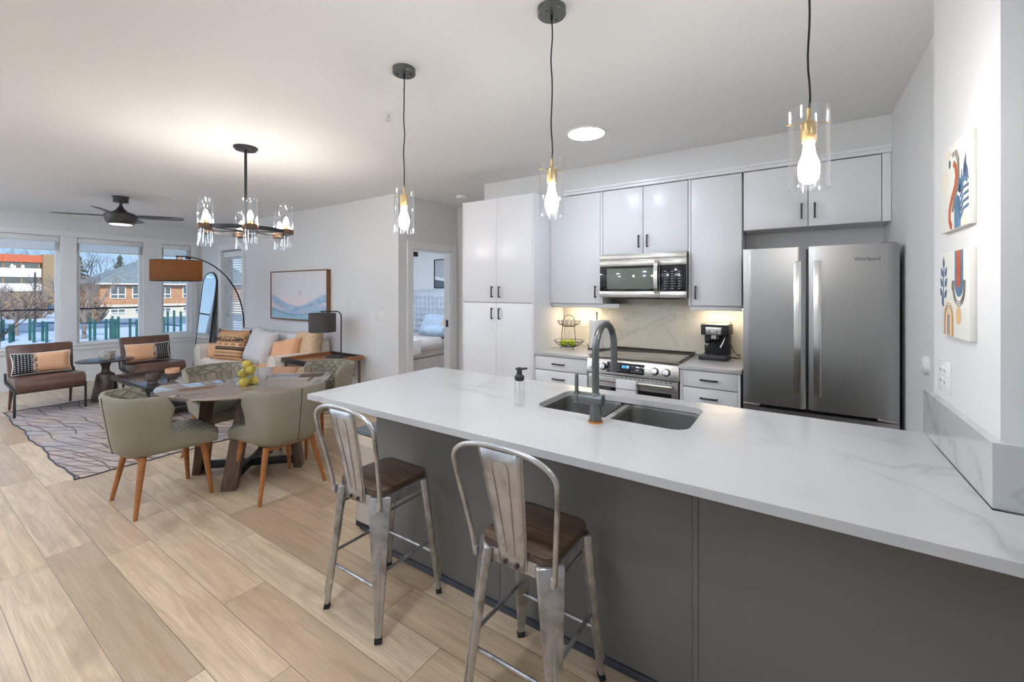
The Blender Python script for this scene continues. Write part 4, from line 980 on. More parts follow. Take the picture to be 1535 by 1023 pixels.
# ceiling fan
t = thing('ceiling_fan', 'dark four blade ceiling fan with light in the living area', 'fan', (-7.2, 1.77, CEIL))
b = B(); b.lathe([(0, 0), (.088, 0), (.085, -.012), (.076, -.016), (.076, -.072), (.07, -.076), (0, -.076)], seg=32); obj('canopy', b, 'fan_dark', t)
b = B(); b.tube([(0, 0, -.07), (0, 0, -.16)], .016, 14); obj('down_rod', b, 'fan_dark', t)
b = B(); b.lathe([(0, -.115), (.02, -.118), (.035, -.15), (.07, -.19), (.14, -.215), (.163, -.235), (.163, -.262), (.145, -.33), (.125, -.352), (.118, -.354), (0, -.354)], seg=40); m_ = obj('motor_housing', b, 'fan_dark', t)
b = B(); b.lathe([(.116, -.353), (.105, -.362), (0, -.368)], seg=36); obj('light_lens', b, 'fan_lens_and_fill', t)
for k in range(4):
    a = math.radians(58 + 90 * k); M = R4(0, 0, a) @ T4(0, 0, -.250) @ R4(math.radians(-13), 0, 0)
    b = B(); b.prism([(.12, -.035), (.25, -.062), (.58, -.068), (.66, -.05), (.655, .03), (.58, .055), (.25, .058), (.12, .035)], -.004, .004, 'z', .0015, M=M); obj('blade', b, 'fan_blade', t)
# arc floor lamp
t = thing('arc_floor_lamp', 'arched black floor lamp with brown drum shade behind the sofa', 'floor lamp', (-7.62, 3.42, 0))
b = B(); b.lathe([(0, 0), (.14, 0), (.14, .022), (.13, .03), (0, .03)], seg=36); obj('base', b, 'black_matte', t)
EX, EY = .30, -1.02; pts = [(0, 0, .02), (.0, .0, .5), (.0, .0, .95)]
for k in range(1, 15):
    a = k / 14 * math.radians(97); f = 1 - math.cos(a); pts.append((EX * f * .89, EY * f * .89, .95 + 1.04 * math.sin(a)))
b = B(); b.tube(pts, [.012] * 3 + [.011] * 6 + [.009] * 8, 10); obj('arc_pole', b, 'black_metal', t)
ex, ey, ez = pts[-1]
b = B(); b.tube([(ex, ey, ez + .004), (ex, ey, 1.91)], .006, 8); b.sphere((ex, ey, ez), .012); b.box(ex + .0, ex + .012, ey + .10, ey + .17, ez - .03, ez + .006, .003); obj('shade_hanger', b, 'black_metal', t)
b = B(); b.lathe([(.297, 1.92), (.297, 1.635), (.294, 1.635), (.294, 1.92)], (ex, ey, 0), 56, closed=True); sh = obj('drum_shade', b, 'brown_shade', t)
b = B(); b.loop([(ex + .297 * math.cos(2 * PI * k / 56), ey + .297 * math.sin(2 * PI * k / 56), 1.921) for k in range(56)], .004, 6); b.loop([(ex + .297 * math.cos(2 * PI * k / 56), ey + .297 * math.sin(2 * PI * k / 56), 1.634) for k in range(56)], .004, 6)
for k in range(3): a = 2 * PI * k / 3 + .4; b.tube([(ex, ey, 1.905), (ex + .295 * math.cos(a), ey + .295 * math.sin(a), 1.915)], .0028, 6)
obj('shade_rim', b, 'black_metal', sh)
b = B(); b.sphere((ex, ey, 1.79), .045); b.cyl((ex, ey), .016, 1.82, 1.91, 12); obj('bulb', b, 'shade_bulb', t)

# ================================================================ BAR STOOLS
def stool(loc, label):
    t = thing('bar_stool', label, 'stool', loc, 0, 'metal bar stools at the island')
    # local +y faces the island; back of the stool at -y
    b = B(); b.prism(rrect(-.152, .152, -.152, .152, .05, 6), .588, .616, 'z', .004); obj('seat', b, 'stool_wood', t)
    b = B()
    P = [(-.148, -.14), (.148, -.14)]
    for s in (0, 1, 2, 3):
        b.box(-.118, .118, -.151, -.146, .538, .587, .002, M=R4(0, 0, s * PI / 2))
    obj('apron', b, 'stool_metal', t)
    for sx, sy in ((-1, -1), (1, -1), (1, 1), (-1, 1)):
        b = B()
        dv = Vector((sx, sy, 0)).normalized(); tv = Vector((-sy, sx, 0)).normalized()
        def q(cx, wt, wr, z): return [Vector((sx * cx, sy * cx, z)) + tv * a_ * wt + dv * b_ * wr for a_, b_ in ((-1, -1), (1, -1), (1, 1), (-1, 1))]
        b.hull4(q(.183, .0150, .0115, .02), q(.131, .050, .017, .587), .008)
        l_ = obj('leg', b, 'stool_metal', t)
        b = B(); b.hull4(q(.1925 - .052 * .04, .0035, .004, .07), q(.1925 - .052 * .58, .0075, .004, .36), .002); obj('pressed_rib', b, 'stool_metal', l_)
        b = B(); b.hull4(q(.1850, .0155, .013, .0), q(.1832, .0165, .013, .02), .003); obj('foot_cap', b, 'rubber', l_)
    for a, z in ((0, .205), (PI, .205), (PI / 2, .265), (-PI / 2, .265)):
        b = B(); y = -(.181 - .056 * (z - .03) / .556) ; b.tube([(y, y, z), (-y, y, z)], .0075, 10, M=R4(0, 0, a)); obj('stretcher', b, 'stool_metal', t)
    for sx in (-1, 1):
        b = B(); b.tube([(sx * .128, -.128, .50), (sx * .128, .128, .50)], .005, 8); obj('brace_rod', b, 'stool_metal', t)
    # hooped back
    pts = []
    for k in range(33):
        a = PI * k / 32; ca, sa = math.cos(a), math.sin(a)
        pts.append((-(abs(ca) ** .8) * (1 if ca > 0 else -1) * .208, .893 + .094 * abs(sa) ** .85))
    L_ = [(-.164, .555), (-.170, .62), (-.184, .72), (-.199, .82)]
    full = L_ + pts[1:-1] + [(-x, z) for x, z in L_[::-1]]
    def lean(z): return -.158 - .085 * max(0, (z - .57) / .41) ** 1.1
    b = B(); b.tube([(x, lean(z), z) for x, z in full], .0092, 10); b.box(-.168, -.152, -.168, -.146, .54, .575, .003); b.box(.152, .168, -.168, -.146, .54, .575, .003); obj('back_hoop', b, 'stool_metal', t)
    b = B()
    zz = [.548, .585, .62, .68, .76, .84, .92, .975]
    def bf(i, j):
        z = zz[j]; w = .050 + .035 * (z - .55) / .42; u = -1 + 2 * i / 8
        return (u * w, lean(z) - .006 + .012 * u * u * (.4 if z > .6 else .1), z)
    b.grid(bf, 9, len(zz)); sp = obj('splat', b, 'stool_metal', t); sm = sp.modifiers.new('solid', 'SOLIDIFY'); sm.thickness = .003; sm.offset = 0
    b = B()
    for pts2 in ([(-.018, .60), (-.036, .91), (-.033, .93), (-.024, .942), (.024, .942), (.033, .93), (.036, .91), (.018, .60)],):
        b.tube([(x * .9, lean(z) - .0075, z) for x, z in pts2], .0022, 6)
    for sx in (-1, 1): b.tube([(sx * (.050 + .035 * (z - .55) / .42), lean(z) + .006, z) for z in zz], .0042, 8)
    obj('splat_rib', b, 'stool_metal', sp)
    for x in (-.024, .024):
        b = B(); b.cyl((0, 0), .0075, 0, .008, 12, M=T4(x, lean(.565) - .006, .565) @ R4(PI / 2, 0, 0)); obj('bolt', b, 'black_matte', sp)
    return t
st0 = stool((-1.666, 1.38, 0), 'metal bar stool with dark wood seat, nearer the dining table')
dup(st0, (-.813, 1.38, 0), 0, 'metal bar stool with brown wood seat, nearest the camera')

# ================================================================ DINING SET
TX, TY = -3.82, 1.763
t = thing('dining_table', 'round dining table with glossy taupe top and walnut plank legs', 'table', (TX, TY, 0))
b = B(); b.lathe([(0, .728), (.615, .728), (.623, .733), (.625, .739), (.623, .747), (.617, .75), (0, .75)], seg=96); obj('tabletop', b, 'table_glass', t)
b = B(); b.cyl((0, 0), .40, .700, .728, 48); obj('sub_top', b, 'walnut_leg', t)
for k in range(4):
    M = R4(0, 0, k * PI / 2)
    b = B(); fx, fy, tx, ty = -.27, -.27, -.135, -.25; w, d = .052, .03
    def qd(cx, cy, z):   # plank broad side seen from outside
        u = Vector((1, -1, 0)).normalized(); v = Vector((1, 1, 0)).normalized(); c = Vector((cx, cy, z))
        return [c - u * w - v * d, c + u * w - v * d, c + u * w + v * d, c - u * w + v * d]
    b.hull4(qd(fx, fy, 0), qd(tx, ty, .702), .003, M=M); obj('leg', b, 'walnut_leg', t)
for k in range(2):
    b = B(); b.box(-.36, .36, -.024, .024, .035 + .001 * k, .09 + .001 * k, .003, M=R4(0, 0, PI / 4 + k * PI / 2)); obj('cross_stretcher', b, 'black_metal', t)

def dining_chair(loc, rz, label):
    t = thing('dining_chair', label, 'chair', loc, rz, 'upholstered chairs around the dining table')
    NS = 61
    def plan(s):
        W_, B_, y0 = .285, .335, -.06
        a = abs(s); sg = 1 if s > 0 else -1
        if a < .5:
            th = a / .5 * PI / 2
            return sg * W_ * math.sin(th) ** .72, y0 - (B_ + y0) * math.cos(th) ** .72 if math.cos(th) > 1e-6 else y0
        q = (a - .5) / .5
        return sg * (W_ - .012 * q * q), y0 + q * (.255 - y0)
    def sm(x): x = max(0, min(1, x)); return x * x * (3 - 2 * x)
    def rim(s):
        a = abs(s); return .79 - .012 * (a / .5) ** 2 - (.262) * sm((a - .445) / .14) - .035 * sm((a - .68) / .32)
    def P(s, z, inn):
        x, y = plan(s); a = abs(s)
        fl = .755 + .245 * max(0, min(1, (z - .37) / .42)) ** .8
        if a > .5: fl = fl + (.90 - fl) * sm((a - .5) / .5) * .9
        wing = 1 + .05 * sm((z - .62) / .15) * sm((a - .3) / .2) * (1 - sm((a - .55) / .1))
        x *= fl * wing; yy = -.06 + (y + .06) * (fl if y < -.06 else 1) + .05 * sm((z - .58) / .14) * sm((a - .28) / .16) * (1 - sm((a - .54) / .08))
        if inn:
            L_ = math.hypot(x, yy + .0); k = inn
            nx, ny = (x, yy) if a < .5 else (x, 0); n = math.hypot(nx, ny) or 1
            x -= nx / n * k; yy -= ny / n * k
        return x, yy
    rows = [('o', .0, .10), ('o', .0, .03), ('o', .08, 0), ('o', .25, 0), ('o', .45, 0), ('o', .65, 0), ('o', .85, 0), ('o', .97, .002), ('t', 1.0, .012), ('t', 1.0, .032)]
    def shell(i, j):
        s = -1 + 2 * i / (NS - 1); kd, q, inn = rows[j]; zb, zr = .385, rim(s)
        z = zb + (zr - zb) * q
        if j == 0: z = .372
        if j == 1: z = .378
        if kd == 't': z = zr + (.006 if j == 8 else .004)
        x, y = P(s, z, inn); return (x, y, z)
    b = B(); b.grid(shell, NS, len(rows))
    # front edges of the arms
    for sg in (-1, 1):
        i = 0 if sg < 0 else NS - 1
        a = [shell(i, j) for j in range(2, len(rows))]; c = [(x - sg * .05, y, z) for x, y, z in a]
        b.grid(lambda p, q: (a if p == 0 else c)[q], 2, len(a))
    b.prism([(x * .98, y) for x, y in [P(-1 + 2 * k / 30, .385, .05) for k in range(31)]], .372, .384, 'z')
    bmesh.ops.remove_doubles(b.bm, verts=b.bm.verts, dist=1e-5); obj('shell', b, 'chair_cloth', t, ang=60)
    b = B(); b.tube([(P(0.0, z_, 0)[0], P(0.0, z_, 0)[1] - .0005, z_) for z_ in (.40, .46, .53, .60, .67, .74, .785)], .0028, 6); obj('back_seam', b, 'seam_dark', t)
    irows = [1.0, .93, .8, .65, .5, .35, .2, .05]
    def inner(i, j):
        s = -1 + 2 * i / (NS - 1); zr = rim(s) + .003; zb = .44; z = zb + (zr - zb) * irows[j]; k = .032 + .012 * min(1, (1 - irows[j]) * 6)
        x, y = P(s, max(z, .42), k); return (x, y, z)
    def iuv(i, j):
        s = -1 + 2 * i / (NS - 1); zr = rim(s); z = .44 + (zr - .44) * irows[j]; return (s * 9.0, z * 15.0)
    b = B(); b.grid(inner, NS, len(irows), uvs=iuv); obj('quilted_lining', b, 'chair_quilt', t, ang=60)
    # seat cushion
    poly = []
    for k in range(21): a = PI + PI * k / 20; poly.append((.213 * abs(math.cos(a)) ** .6 * (1 if math.cos(a) > 0 else -1), -.06 + .16 * -(abs(math.sin(a)) ** .7)))
    pl = poly + [(.238, .2), (.225, .265), (.18, .285), (-.18, .285), (-.225, .265), (-.238, .2)]
    lv = [(.384, .93), (.395, .985), (.43, 1.0), (.455, .99), (.468, .965), (.476, .90)]
    def seat(i, j): z, k = lv[j]; x, y = pl[i % len(pl)]; return (x * k, .06 + (y - .06) * k, z)
    b = B(); b.grid(seat, len(pl), len(lv), wrapu=True)
    obj('seat_rim', b, 'chair_cloth', t, ang=60)
    b = B()
    def stop(i, j): k = .90 * (1 - j / 4); x, y = pl[i % len(pl)]; return (x * k, .06 + (y - .06) * k, .476 + .012 * math.sin(j / 4 * PI / 2))
    b.grid(stop, len(pl), 5, wrapu=True, uvs=lambda i, j: (stop(i, j)[0] * 16, stop(i, j)[1] * 16)); obj('seat_cushion', b, 'chair_quilt', t, ang=60)
    for sx, sy, fx, fy in ((-1, -1, .247, -.225), (1, -1, .247, -.225), (1, 1, .215, .225), (-1, 1, .215, .225)):
        b = B(); b.tube([(sx * .17, sy * .165 if sy < 0 else .19, .375), (sx * fx, fy, 0)], [.0225, .0125], 14); obj('leg', b, 'wood_leg', t)
    for ya, yb in ((.15, .20), (-.19, -.14)):
        b = B(); b.box(-.17, .17, ya, yb, .352, .373, .004); obj('under_rail', b, 'wood_leg', t)
    return t
ch = dining_chair((-3.825, 1.175, 0), 0, 'grey green upholstered dining chair at the near left of the round table')
dup(ch, (-3.32, 1.735, 0), PI / 2, 'grey green upholstered dining chair nearest the island')
dup(ch, (-3.83, 2.36, 0), PI, 'grey green upholstered dining chair beside the wooden end table')
dup(ch, (-4.36, 1.79, 0), -PI / 2, 'grey green upholstered dining chair on the coffee table side')
# glass vase with pears
VX, VY = -3.655, 1.665
t = thing('glass_vase', 'clear glass cylinder vase filled with pears on the dining table', 'vase', (VX, VY, .7505))
b = B(); b.lathe([(0, 0), (.078, 0), (.082, .004), (.082, .185), (.079, .187), (.0765, .185), (.0765, .02), (0, .016)], seg=40); obj('cylinder', b, 'glass_clear', t)
b = B(); b.lathe([(0, .002), (.076, .002), (.076, .016), (0, .016)], seg=40); obj('base', b, 'glass_tube', t)
PR = [((-.036, -.012, .022), 0.4, 'pear at the bottom left of the glass vase'), ((.030, -.034, .024), 2.2, 'pear at the bottom front of the glass vase with its eye showing'), ((.02, .04, .022), 4.0, 'pear at the bottom back of the glass vase'),
      ((-.018, -.022, .088), 1.1, 'pear in the middle of the glass vase'), ((.036, .010, .112), 3.0, 'pear on the right near the top of the glass vase'), ((-.022, .012, .150), 5.0, 'topmost pear in the glass vase')]
for (x, y, z), rz, lb in PR:
    t = thing('pear', lb, 'pear', (VX + x, VY + y, .7505 + z), rz, 'pears in the glass vase', rot=(math.radians(55), math.radians(20), rz))
    b = B(); b.lathe([(0, -.036), (.012, -.036), (.03, -.025), (.0365, -.004), (.033, .014), (.022, .032), (.012, .042), (0, .045)], seg=22); obj('fruit', b, 'pear_skin', t)
    b = B(); b.cyl((0, 0), .0025, .042, .055, 8); obj('stem', b, 'stem_brown', t)
    b = B(); b.cyl((0, 0), .006, -.038, -.034, 10); obj('eye', b, 'stem_brown', t)

# ================================================================ LIVING AREA
# rug
b = B()
NX, NY = 67, 47
def rugp(i, j):
    x = -8.05 + 3.3 * i / (NX - 1); y = .89 + 2.4 * j / (NY - 1)
    ed = min(i, NX - 1 - i, j, NY - 1 - j)
    if ed == 0: x += .010 * math.sin(j * .9) if i in (0, NX - 1) else 0; y += .012 * math.sin(i * .33) + .004 * math.sin(i * 1.1) if j in (0, NY - 1) else 0
    return (x + 6.4, y - 2.09, .0075 if ed else .001)
b.grid(rugp, NX, NY)
t = thing('area_rug', 'grey beige area rug with irregular line pattern under the armchairs', 'rug', (-6.4, 2.09, 0))
obj('pile', b, 'rug_weave', t, ang=80)
b = B(); b.tube([(rugp(i, 0)[0], rugp(i, 0)[1], .005) for i in range(NX)], .0065, 6); b.tube([(rugp(0, j)[0], rugp(0, j)[1], .005) for j in range(NY)], .0055, 6); b.tube([(rugp(NX - 1, j)[0], rugp(NX - 1, j)[1], .005) for j in range(NY)], .0045, 6); b.tube([(rugp(i, NY - 1)[0], rugp(i, NY - 1)[1], .005) for i in range(NX)], .0045, 6); obj('bound_edge', b, 'rug_border', t)
# armchairs (local +y is the front)
def armchair(loc, rz, label):
    t = thing('armchair', label, 'armchair', loc, rz, 'brown leather armchairs by the window')
    b = B()
    prof = [(-.24, .30), (.30, .285), (.335, .30), (.342, .36), (.325, .42), (.27, .452), (.0, .435), (-.20, .425), (-.25, .40)]
    b.prism(prof, -.295, .295, 'x', .016); s_ = obj('seat', b, 'leather_brown', t)
    b = B(); b.tube([(-.295, y, z) for y, z in prof[3:8]], .004, 6); b.tube([(.295, y, z) for y, z in prof[3:8]], .004, 6); obj('piping', b, 'leather_brown', s_)
    b = B()
    def back(i, j):
        u = -1 + 2 * i / 12; v = j / 9; z = .40 + .405 * v; y = -.20 - .12 * v
        return (u * (.285 + .012 * v), y, z)
    q0 = [(-.285, -.295, .37), (.285, -.295, .37), (.285, -.185, .37), (-.285, -.185, .37)]; q1 = [(-.297, -.375, .805), (.297, -.375, .805), (.297, -.295, .805), (-.297, -.295, .805)]
    b.hull4(q0, q1, .022); k_ = obj('backrest', b, 'leather_brown', t)
    b = B()
    for x in (-.1, .1): b.tube([(x, -.183 - .002, .44), (x * 1.03, -.2935, .79)], .0025, 6)
    b.tube([(-.285, -.240, .62), (.285, -.240, .62)], .0025, 6); obj('tuft_seam', b, 'leather_brown', k_)
    b = B()
    for sx in (-1, 1):
        b.tube([(sx * .300, .30, .0), (sx * .300, .30, .30), (sx * .305, .28, .325), (sx * .305, -.22, .345), (sx * .305, -.27, .37), (sx * .302, -.31, .46)], .0125, 8)
    b.tube([(-.3, .30, .285), (.3, .30, .285)], .008, 8); b.tube([(-.3, -.2, .33), (.3, -.2, .33)], .008, 8); obj('side_frame', b, 'black_metal', t)
    for sx in (-1, 1):
        b = B(); b.tube([(sx * .26, -.2, .335), (sx * .27, -.30, 0)], [.02, .012], 12); obj('rear_leg', b, 'walnut_leg', t)
    return t
ar = armchair((-7.9, 1.225, 0), -PI / 2, 'brown leather armchair at the left window with pillow dark end left')
dup(ar, (-7.93, 2.31, 0), -PI / 2, 'brown leather armchair right of the pedestal side table')
def lumbar(loc, label, mirror):
    t = thing('lumbar_pillow', label, 'pillow', loc, 0, 'peach lumbar pillows on the armchairs', rot=(math.radians(-15), 0, PI / 2 if not mirror else PI / 2))
    b = B(); b.pillow(.53, .27, .13, M=R4(0, 0, PI) if mirror else None); 
    o = obj('cushion', b, 'lumbar_cloth', t, ang=80)
    if mirror: o.data.transform(R4(0, 0, PI)); o.rotation_euler = (0, 0, PI)
    b = B(); b.loop([(x * .5 * .53 * (1 - .07 * (1 - z * z)), 0, z * .5 * .27 * (1 - .07 * (1 - x * x))) for x, z in [(-1 + 2 * k / 12, -1) for k in range(12)] + [(1, -1 + 2 * k / 8) for k in range(8)] + [(1 - 2 * k / 12, 1) for k in range(12)] + [(-1, 1 - 2 * k / 8) for k in range(8)]], .005, 6); obj('piping', b, 'linen_white', t)
    return t
lumbar((-8.07, 1.215, .575), 'lumbar pillow with black dotted end, on the left armchair', False)
lumbar((-8.10, 2.30, .575), 'lumbar pillow with black dotted end, on the right armchair', True)
# pedestal side table
t = thing('side_table', 'dark pedestal side table between the two armchairs', 'side table', (-7.86, 1.775, 0))
b = B(); b.lathe([(0, .537), (.06, .52), (.2, .528), (.29, .540), (.298, .545), (.298, .552), (.29, .556), (0, .556)], seg=56); obj('tabletop', b, 'side_table_metal', t)
b = B(); b.lathe([(0, 0), (.15, 0), (.152, .01), (.095, .355), (.09, .362), (.05, .385), (.04, .41), (.042, .46), (.062, .515), (.075, .53), (0, .535)], seg=40); obj('pedestal', b, 'pedestal_wood', t)
t = thing('candle_holder', 'textured glass candle bowl on the pedestal side table', 'candle holder', (-7.86, 1.79, .557))
b = B(); b.lathe([(0, 0), (.07, 0), (.078, .01), (.085, .115), (.082, .118), (.076, .115), (.07, .016), (0, .012)], seg=28); obj('glass_bowl', b, 'frost_glass', t)
b = B(); b.cyl((0, 0), .05, .014, .06, 20); obj('candle', b, 'linen_white', t)
# coffee table
t = thing('coffee_table', 'low rectangular coffee table with metal tray top and brown rim', 'coffee table', (-6.65, 2.02, 0))
b = B(); b.box(-.62, .62, -.32, .32, .375, .385, .001); tp = obj('tray_top', b, 'tray_metal', t)
b = B()
for x0, x1, y0, y1 in ((-.62, .62, -.335, -.32), (-.62, .62, .32, .335), (-.635, -.62, -.335, .335), (.62, .635, -.335, .335)): b.box(x0, x1, y0, y1, .365, .415, .003)
obj('rim', b, 'black_metal', tp)
b = B()
for x0, x1, y0, y1 in ((-.615, .615, -.319, -.312), (-.615, .615, .312, .319), (-.6195, -.6125, -.311, .311), (.6125, .6195, -.311, .311)): b.box(x0, x1, y0, y1, .3855, .412, .001)
obj('inner_lining', b, 'leather_brown', tp)
b = B()
for sx in (-1, 1):
    for sy in (-1, 1): b.box(sx * .60 - .014, sx * .60 + .014, sy * .30 - .014, sy * .30 + .014, .0, .375, .002)
obj('legs_frame', b, 'black_metal', t) if False else None
for sx in (-1, 1):
    for sy in (-1, 1):
        b2 = B(); b2.box(sx * .60 - .014, sx * .60 + .014, sy * .30 - .014, sy * .30 + .014, .008, .375, .002); obj('leg', b2, 'black_metal', t)
b2 = B(); b2.box(-.6, .6, -.29, .29, .12, .132, .002); obj('lower_shelf', b2, 'tray_metal', t)
for loc, h, lb, nm in (((-6.40, 1.86, .3865), .125, 'smoky brown glass candle cup on the coffee table, left one', 0), ((-6.38, 2.05, .3865), .135, 'smoky brown glass candle cup on the coffee table, right one with tan rim', 1)):
    t = thing('candle_cup', lb, 'candle holder', loc, 0, 'glass candle cups on the coffee table')
    b = B(); b.lathe([(0, 0), (.05, 0), (.052, .01), (.045, .03), (.066, .045), (.072, .07), (.07, h), (.067, h), (.066, .06), (.0, .045)], seg=32); obj('glass_cup', b, 'smoke_glass', t)
    if nm: b = B(); b.lathe([(.0675, h - .03), (.0735, h - .03), (.0725, h + .02), (.0675, h + .02)], seg=32, closed=True); obj('rim_band', b, 'peach_fabric', t)
    b = B(); b.cyl((0, 0), .045, .046, .085, 20); obj('candle', b, 'linen_beige', t)
# sofa (front faces -y)
SXc = -6.59; HWs = 1.20
t = thing('sofa', 'cream three seat sofa with round arms under the painting', 'sofa', (SXc, 3.14, 0))
b = B(); b.box(-HWs + .03, HWs - .03, -.33, .38, .12, .30, .02); obj('base', b, 'sofa_fabric', t)
for sx in (-1, 1):
    b = B(); pr = [(0, .10), (.21, .10), (.21, .56), (.195, .62), (.15, .665), (.09, .672), (.03, .65), (0, .60)]
    x0 = -HWs if sx < 0 else HWs - .21
    b.prism([(x0 + px_, pz_) for px_, pz_ in pr], -.36, .36, 'y', .02); a_ = obj('arm', b, 'sofa_fabric', t)
    b = B(); b.loop([(x0 + px_, -.3605, pz_) for px_, pz_ in pr], .005, 6); obj('arm_piping', b, 'linen_white', a_)
b = B(); q0 = [(-HWs + .05, .22, .12), (HWs - .05, .22, .12), (HWs - .05, .42, .12), (-HWs + .05, .42, .12)]; q1 = [(-HWs + .05, .30, .80), (HWs - .05, .30, .80), (HWs - .05, .43, .80), (-HWs + .05, .43, .80)]; b.hull4(q0, q1, .03); obj('back', b, 'sofa_fabric', t)
for k in range(2):
    w = (2 * HWs - .44) / 2; x0 = -HWs + .22 + k * w
    b = B(); b.box(x0 + .004, x0 + w - .004, -.37, .22, .302, .47, .045, 4); obj('seat_cushion', b, 'sofa_fabric', t)
    b = B(); b.pillow(w - .01, .50, .22, 16, .02, M=T4(x0 + w / 2, .20, .655) @ R4(math.radians(-13), 0, 0)); obj('back_cushion', b, 'grey_blue_fabric', t, ang=80)
for sx in (-1, 1):
    for y in (-.28, .33):
        b = B(); b.tube([(sx * (HWs - .09), y, .12), (sx * (HWs - .09), y, 0.002)], [.022, .016], 10); obj('leg', b, 'walnut_leg', t)
t = thing('tribal_pillow', 'patterned tan pillow with black stripes and tassels at the left end of the sofa', 'pillow', (-7.05, 2.99, .675), 0, rot=(math.radians(-16), 0, math.radians(14)))
b = B(); b.pillow(.60, .47, .17, 16, .05); obj('cushion', b, 'tribal_cloth', t, ang=80)
for sx, sz in ((-1, 1), (1, 1), (-1, -1), (1, -1)):
    b = B()
    for k in range(7):
        a = (k - 3) * .22; b.tube([(sx * .29, 0, sz * .225), (sx * (.29 + .07 * math.cos(a)), .02 * math.sin(k * 2), sz * .225 + .07 * math.sin(a) - .015)], [.006, .004], 5)
    obj('tassel', b, 'stem_brown', t)
b = B()
for k in range(46): x = -.26 + .52 * k / 45; b.tube([(x, -.078, .10), (x + .006 * math.sin(k * 3), -.088, .055)], .003, 4)
obj('fringe', b, 'black_matte', t, kind=None)
t = thing('bolster', 'small peach cushion leaning on the left sofa arm', 'cushion', (-7.42, 2.95, .57), 0, rot=(math.radians(-6), 0, math.radians(18)))
b = B(); b.pillow(.34, .24, .13, 12, .05); obj('cushion', b, 'peach_fabric', t, ang=80)
t = thing('throw_pillow', 'plump grey and cream pillow in the middle of the sofa', 'pillow', (-6.36, 3.08, .70), 0, rot=(math.radians(-20), math.radians(7), math.radians(0)))
b = B(); b.pillow(.60, .52, .22, 16, .06); obj('cushion', b, 'grey_blue_fabric', t, ang=80)
t = thing('throw_pillow', 'peach pillow with dark trim beside the right sofa arm', 'pillow', (-5.82, 3.14, .665), 0, rot=(math.radians(-24), math.radians(-10), math.radians(14)))
b = B(); b.pillow(.50, .36, .16, 16, .07); obj('cushion', b, 'peach_fabric', t, ang=80)
b = B(); b.tube([(-.24, 0, -.17), (-.225, 0, 0), (-.24, 0, .17)], .008, 6); obj('trim', b, 'black_matte', t)
t = thing('fur_pillow', 'fluffy beige pillow at the right end of the sofa', 'pillow', (-5.62, 3.34, .75), 0, rot=(math.radians(-20), math.radians(-6), math.radians(12)))
b = B(); b.pillow(.46, .40, .2, 16, .05); obj('cushion', b, 'fur_beige', t, ang=80)
t = thing('throw_blanket', 'peach throw with dark fringe draped on the sofa seat', 'blanket', (-5.98, 2.92, .472))
b = B()
def tb_(i, j): u = i / 12; v = j / 10; return (-.2 + .42 * u, -.12 + .42 * v, .02 + .012 * math.sin(u * 9) * math.cos(v * 5) + .10 * v * v * u)
b.grid(tb_, 13, 11); o_ = obj('cloth', b, 'peach_fabric', t, ang=80); sm = o_.modifiers.new('solid', 'SOLIDIFY'); sm.thickness = .012; sm.offset = 1
b = B()
for k in range(20): v = k / 19; p = tb_(0, v * 10); b.tube([p, (p[0] - .05, p[1] + .008 * math.sin(k * 2.3), p[2] - .012)], .006, 5)
obj('fringe', b, 'black_matte', t)
# end table
t = thing('end_table', 'wooden tray end table with black metal ends beside the sofa', 'end table', (-5.02, 3.19, 0))
b = B(); b.box(-.335, .335, -.335, .335, .61, .625, .002); obj('tray_top', b, 'tray_wood', t)
b = B(); b.box(-.35, -.335, -.35, .35, .605, .66, .002); b.box(.335, .35, -.35, .35, .605, .66, .002); obj('side_rail', b, 'tray_wood', t)
for ya, yb in ((-.35, -.335), (.335, .35)):
    b = B(); b.box(-.335, .335, ya, yb, .605, .66, .002); obj('end_rail', b, 'black_metal', t)
for sx in (-1, 1):
    for sy in (-1, 1):
        b = B(); b.box(sx * .31 - .012, sx * .31 + .012, sy * .31 - .012, sy * .31 + .012, 0, .61, .002); obj('leg', b, 'walnut_leg', t)
# table lamp
t = thing('table_lamp', 'black arched table lamp with dark drum shade on the end table', 'table lamp', (-4.98, 3.36, .6255))
b = B(); b.box(-.15, .15, -.07, .07, .0, .022, .004); obj('base', b, 'black_matte', t)
b = B(); b.tube([(.09, 0, .02), (.09, 0, .30), (.09, 0, .53)] + [(.09 - .07 + .07 * math.cos(a), -.01 * (1 - math.cos(a)), .53 + .07 * math.sin(a)) for a in [PI / 2 * k / 6 for k in range(1, 7)]] + [(-.06, -.06, .60), (-.17, -.12, .598)], .0085, 10); obj('arched_arm', b, 'black_metal', t)
b = B(); b.tube([(-.15, -.11, .60), (-.15, -.11, .555)], .007, 8); b.sphere((-.15, -.11, .53), .028); obj('socket', b, 'black_metal', t)
b = B(); b.lathe([(.165, .575), (.165, .335), (.162, .335), (.162, .575)], (-.15, -.11, 0), 44, closed=True); obj('drum_shade', b, 'dark_shade', t)
b = B(); b.tube([(.11, .05, .01), (.16, .05, .04), (.17, .07, .02), (.19, .1, -.05), (.13, .17, -.15), (.07, .20, -.22), (.04, .215, -.25)], .004, 6); b.box(.02, .05, .19, .226, -.275, -.245, .003); obj('power_cord', b, 'cable_black', t)
# painting
t = thing('framed_painting', 'large pale blue wave landscape painting above the sofa', 'painting', (-6.245, YP, 1.05))
b = B(); fw, fd = .016, .06
b.box(-.765, .765, -fd, 0, 0, fw, .001); b.box(-.765, .765, -fd, 0, .75 - fw, .75, .001); b.box(-.765, -.765 + fw, -fd, 0, fw, .75 - fw); b.box(.765 - fw, .765, -fd, 0, fw, .75 - fw); obj('frame', b, 'taupe_frame', t)
b = B(); b.box(-.749, .749, -.05, -.004, .018, .732); obj('canvas', b, 'painting_waves', t)
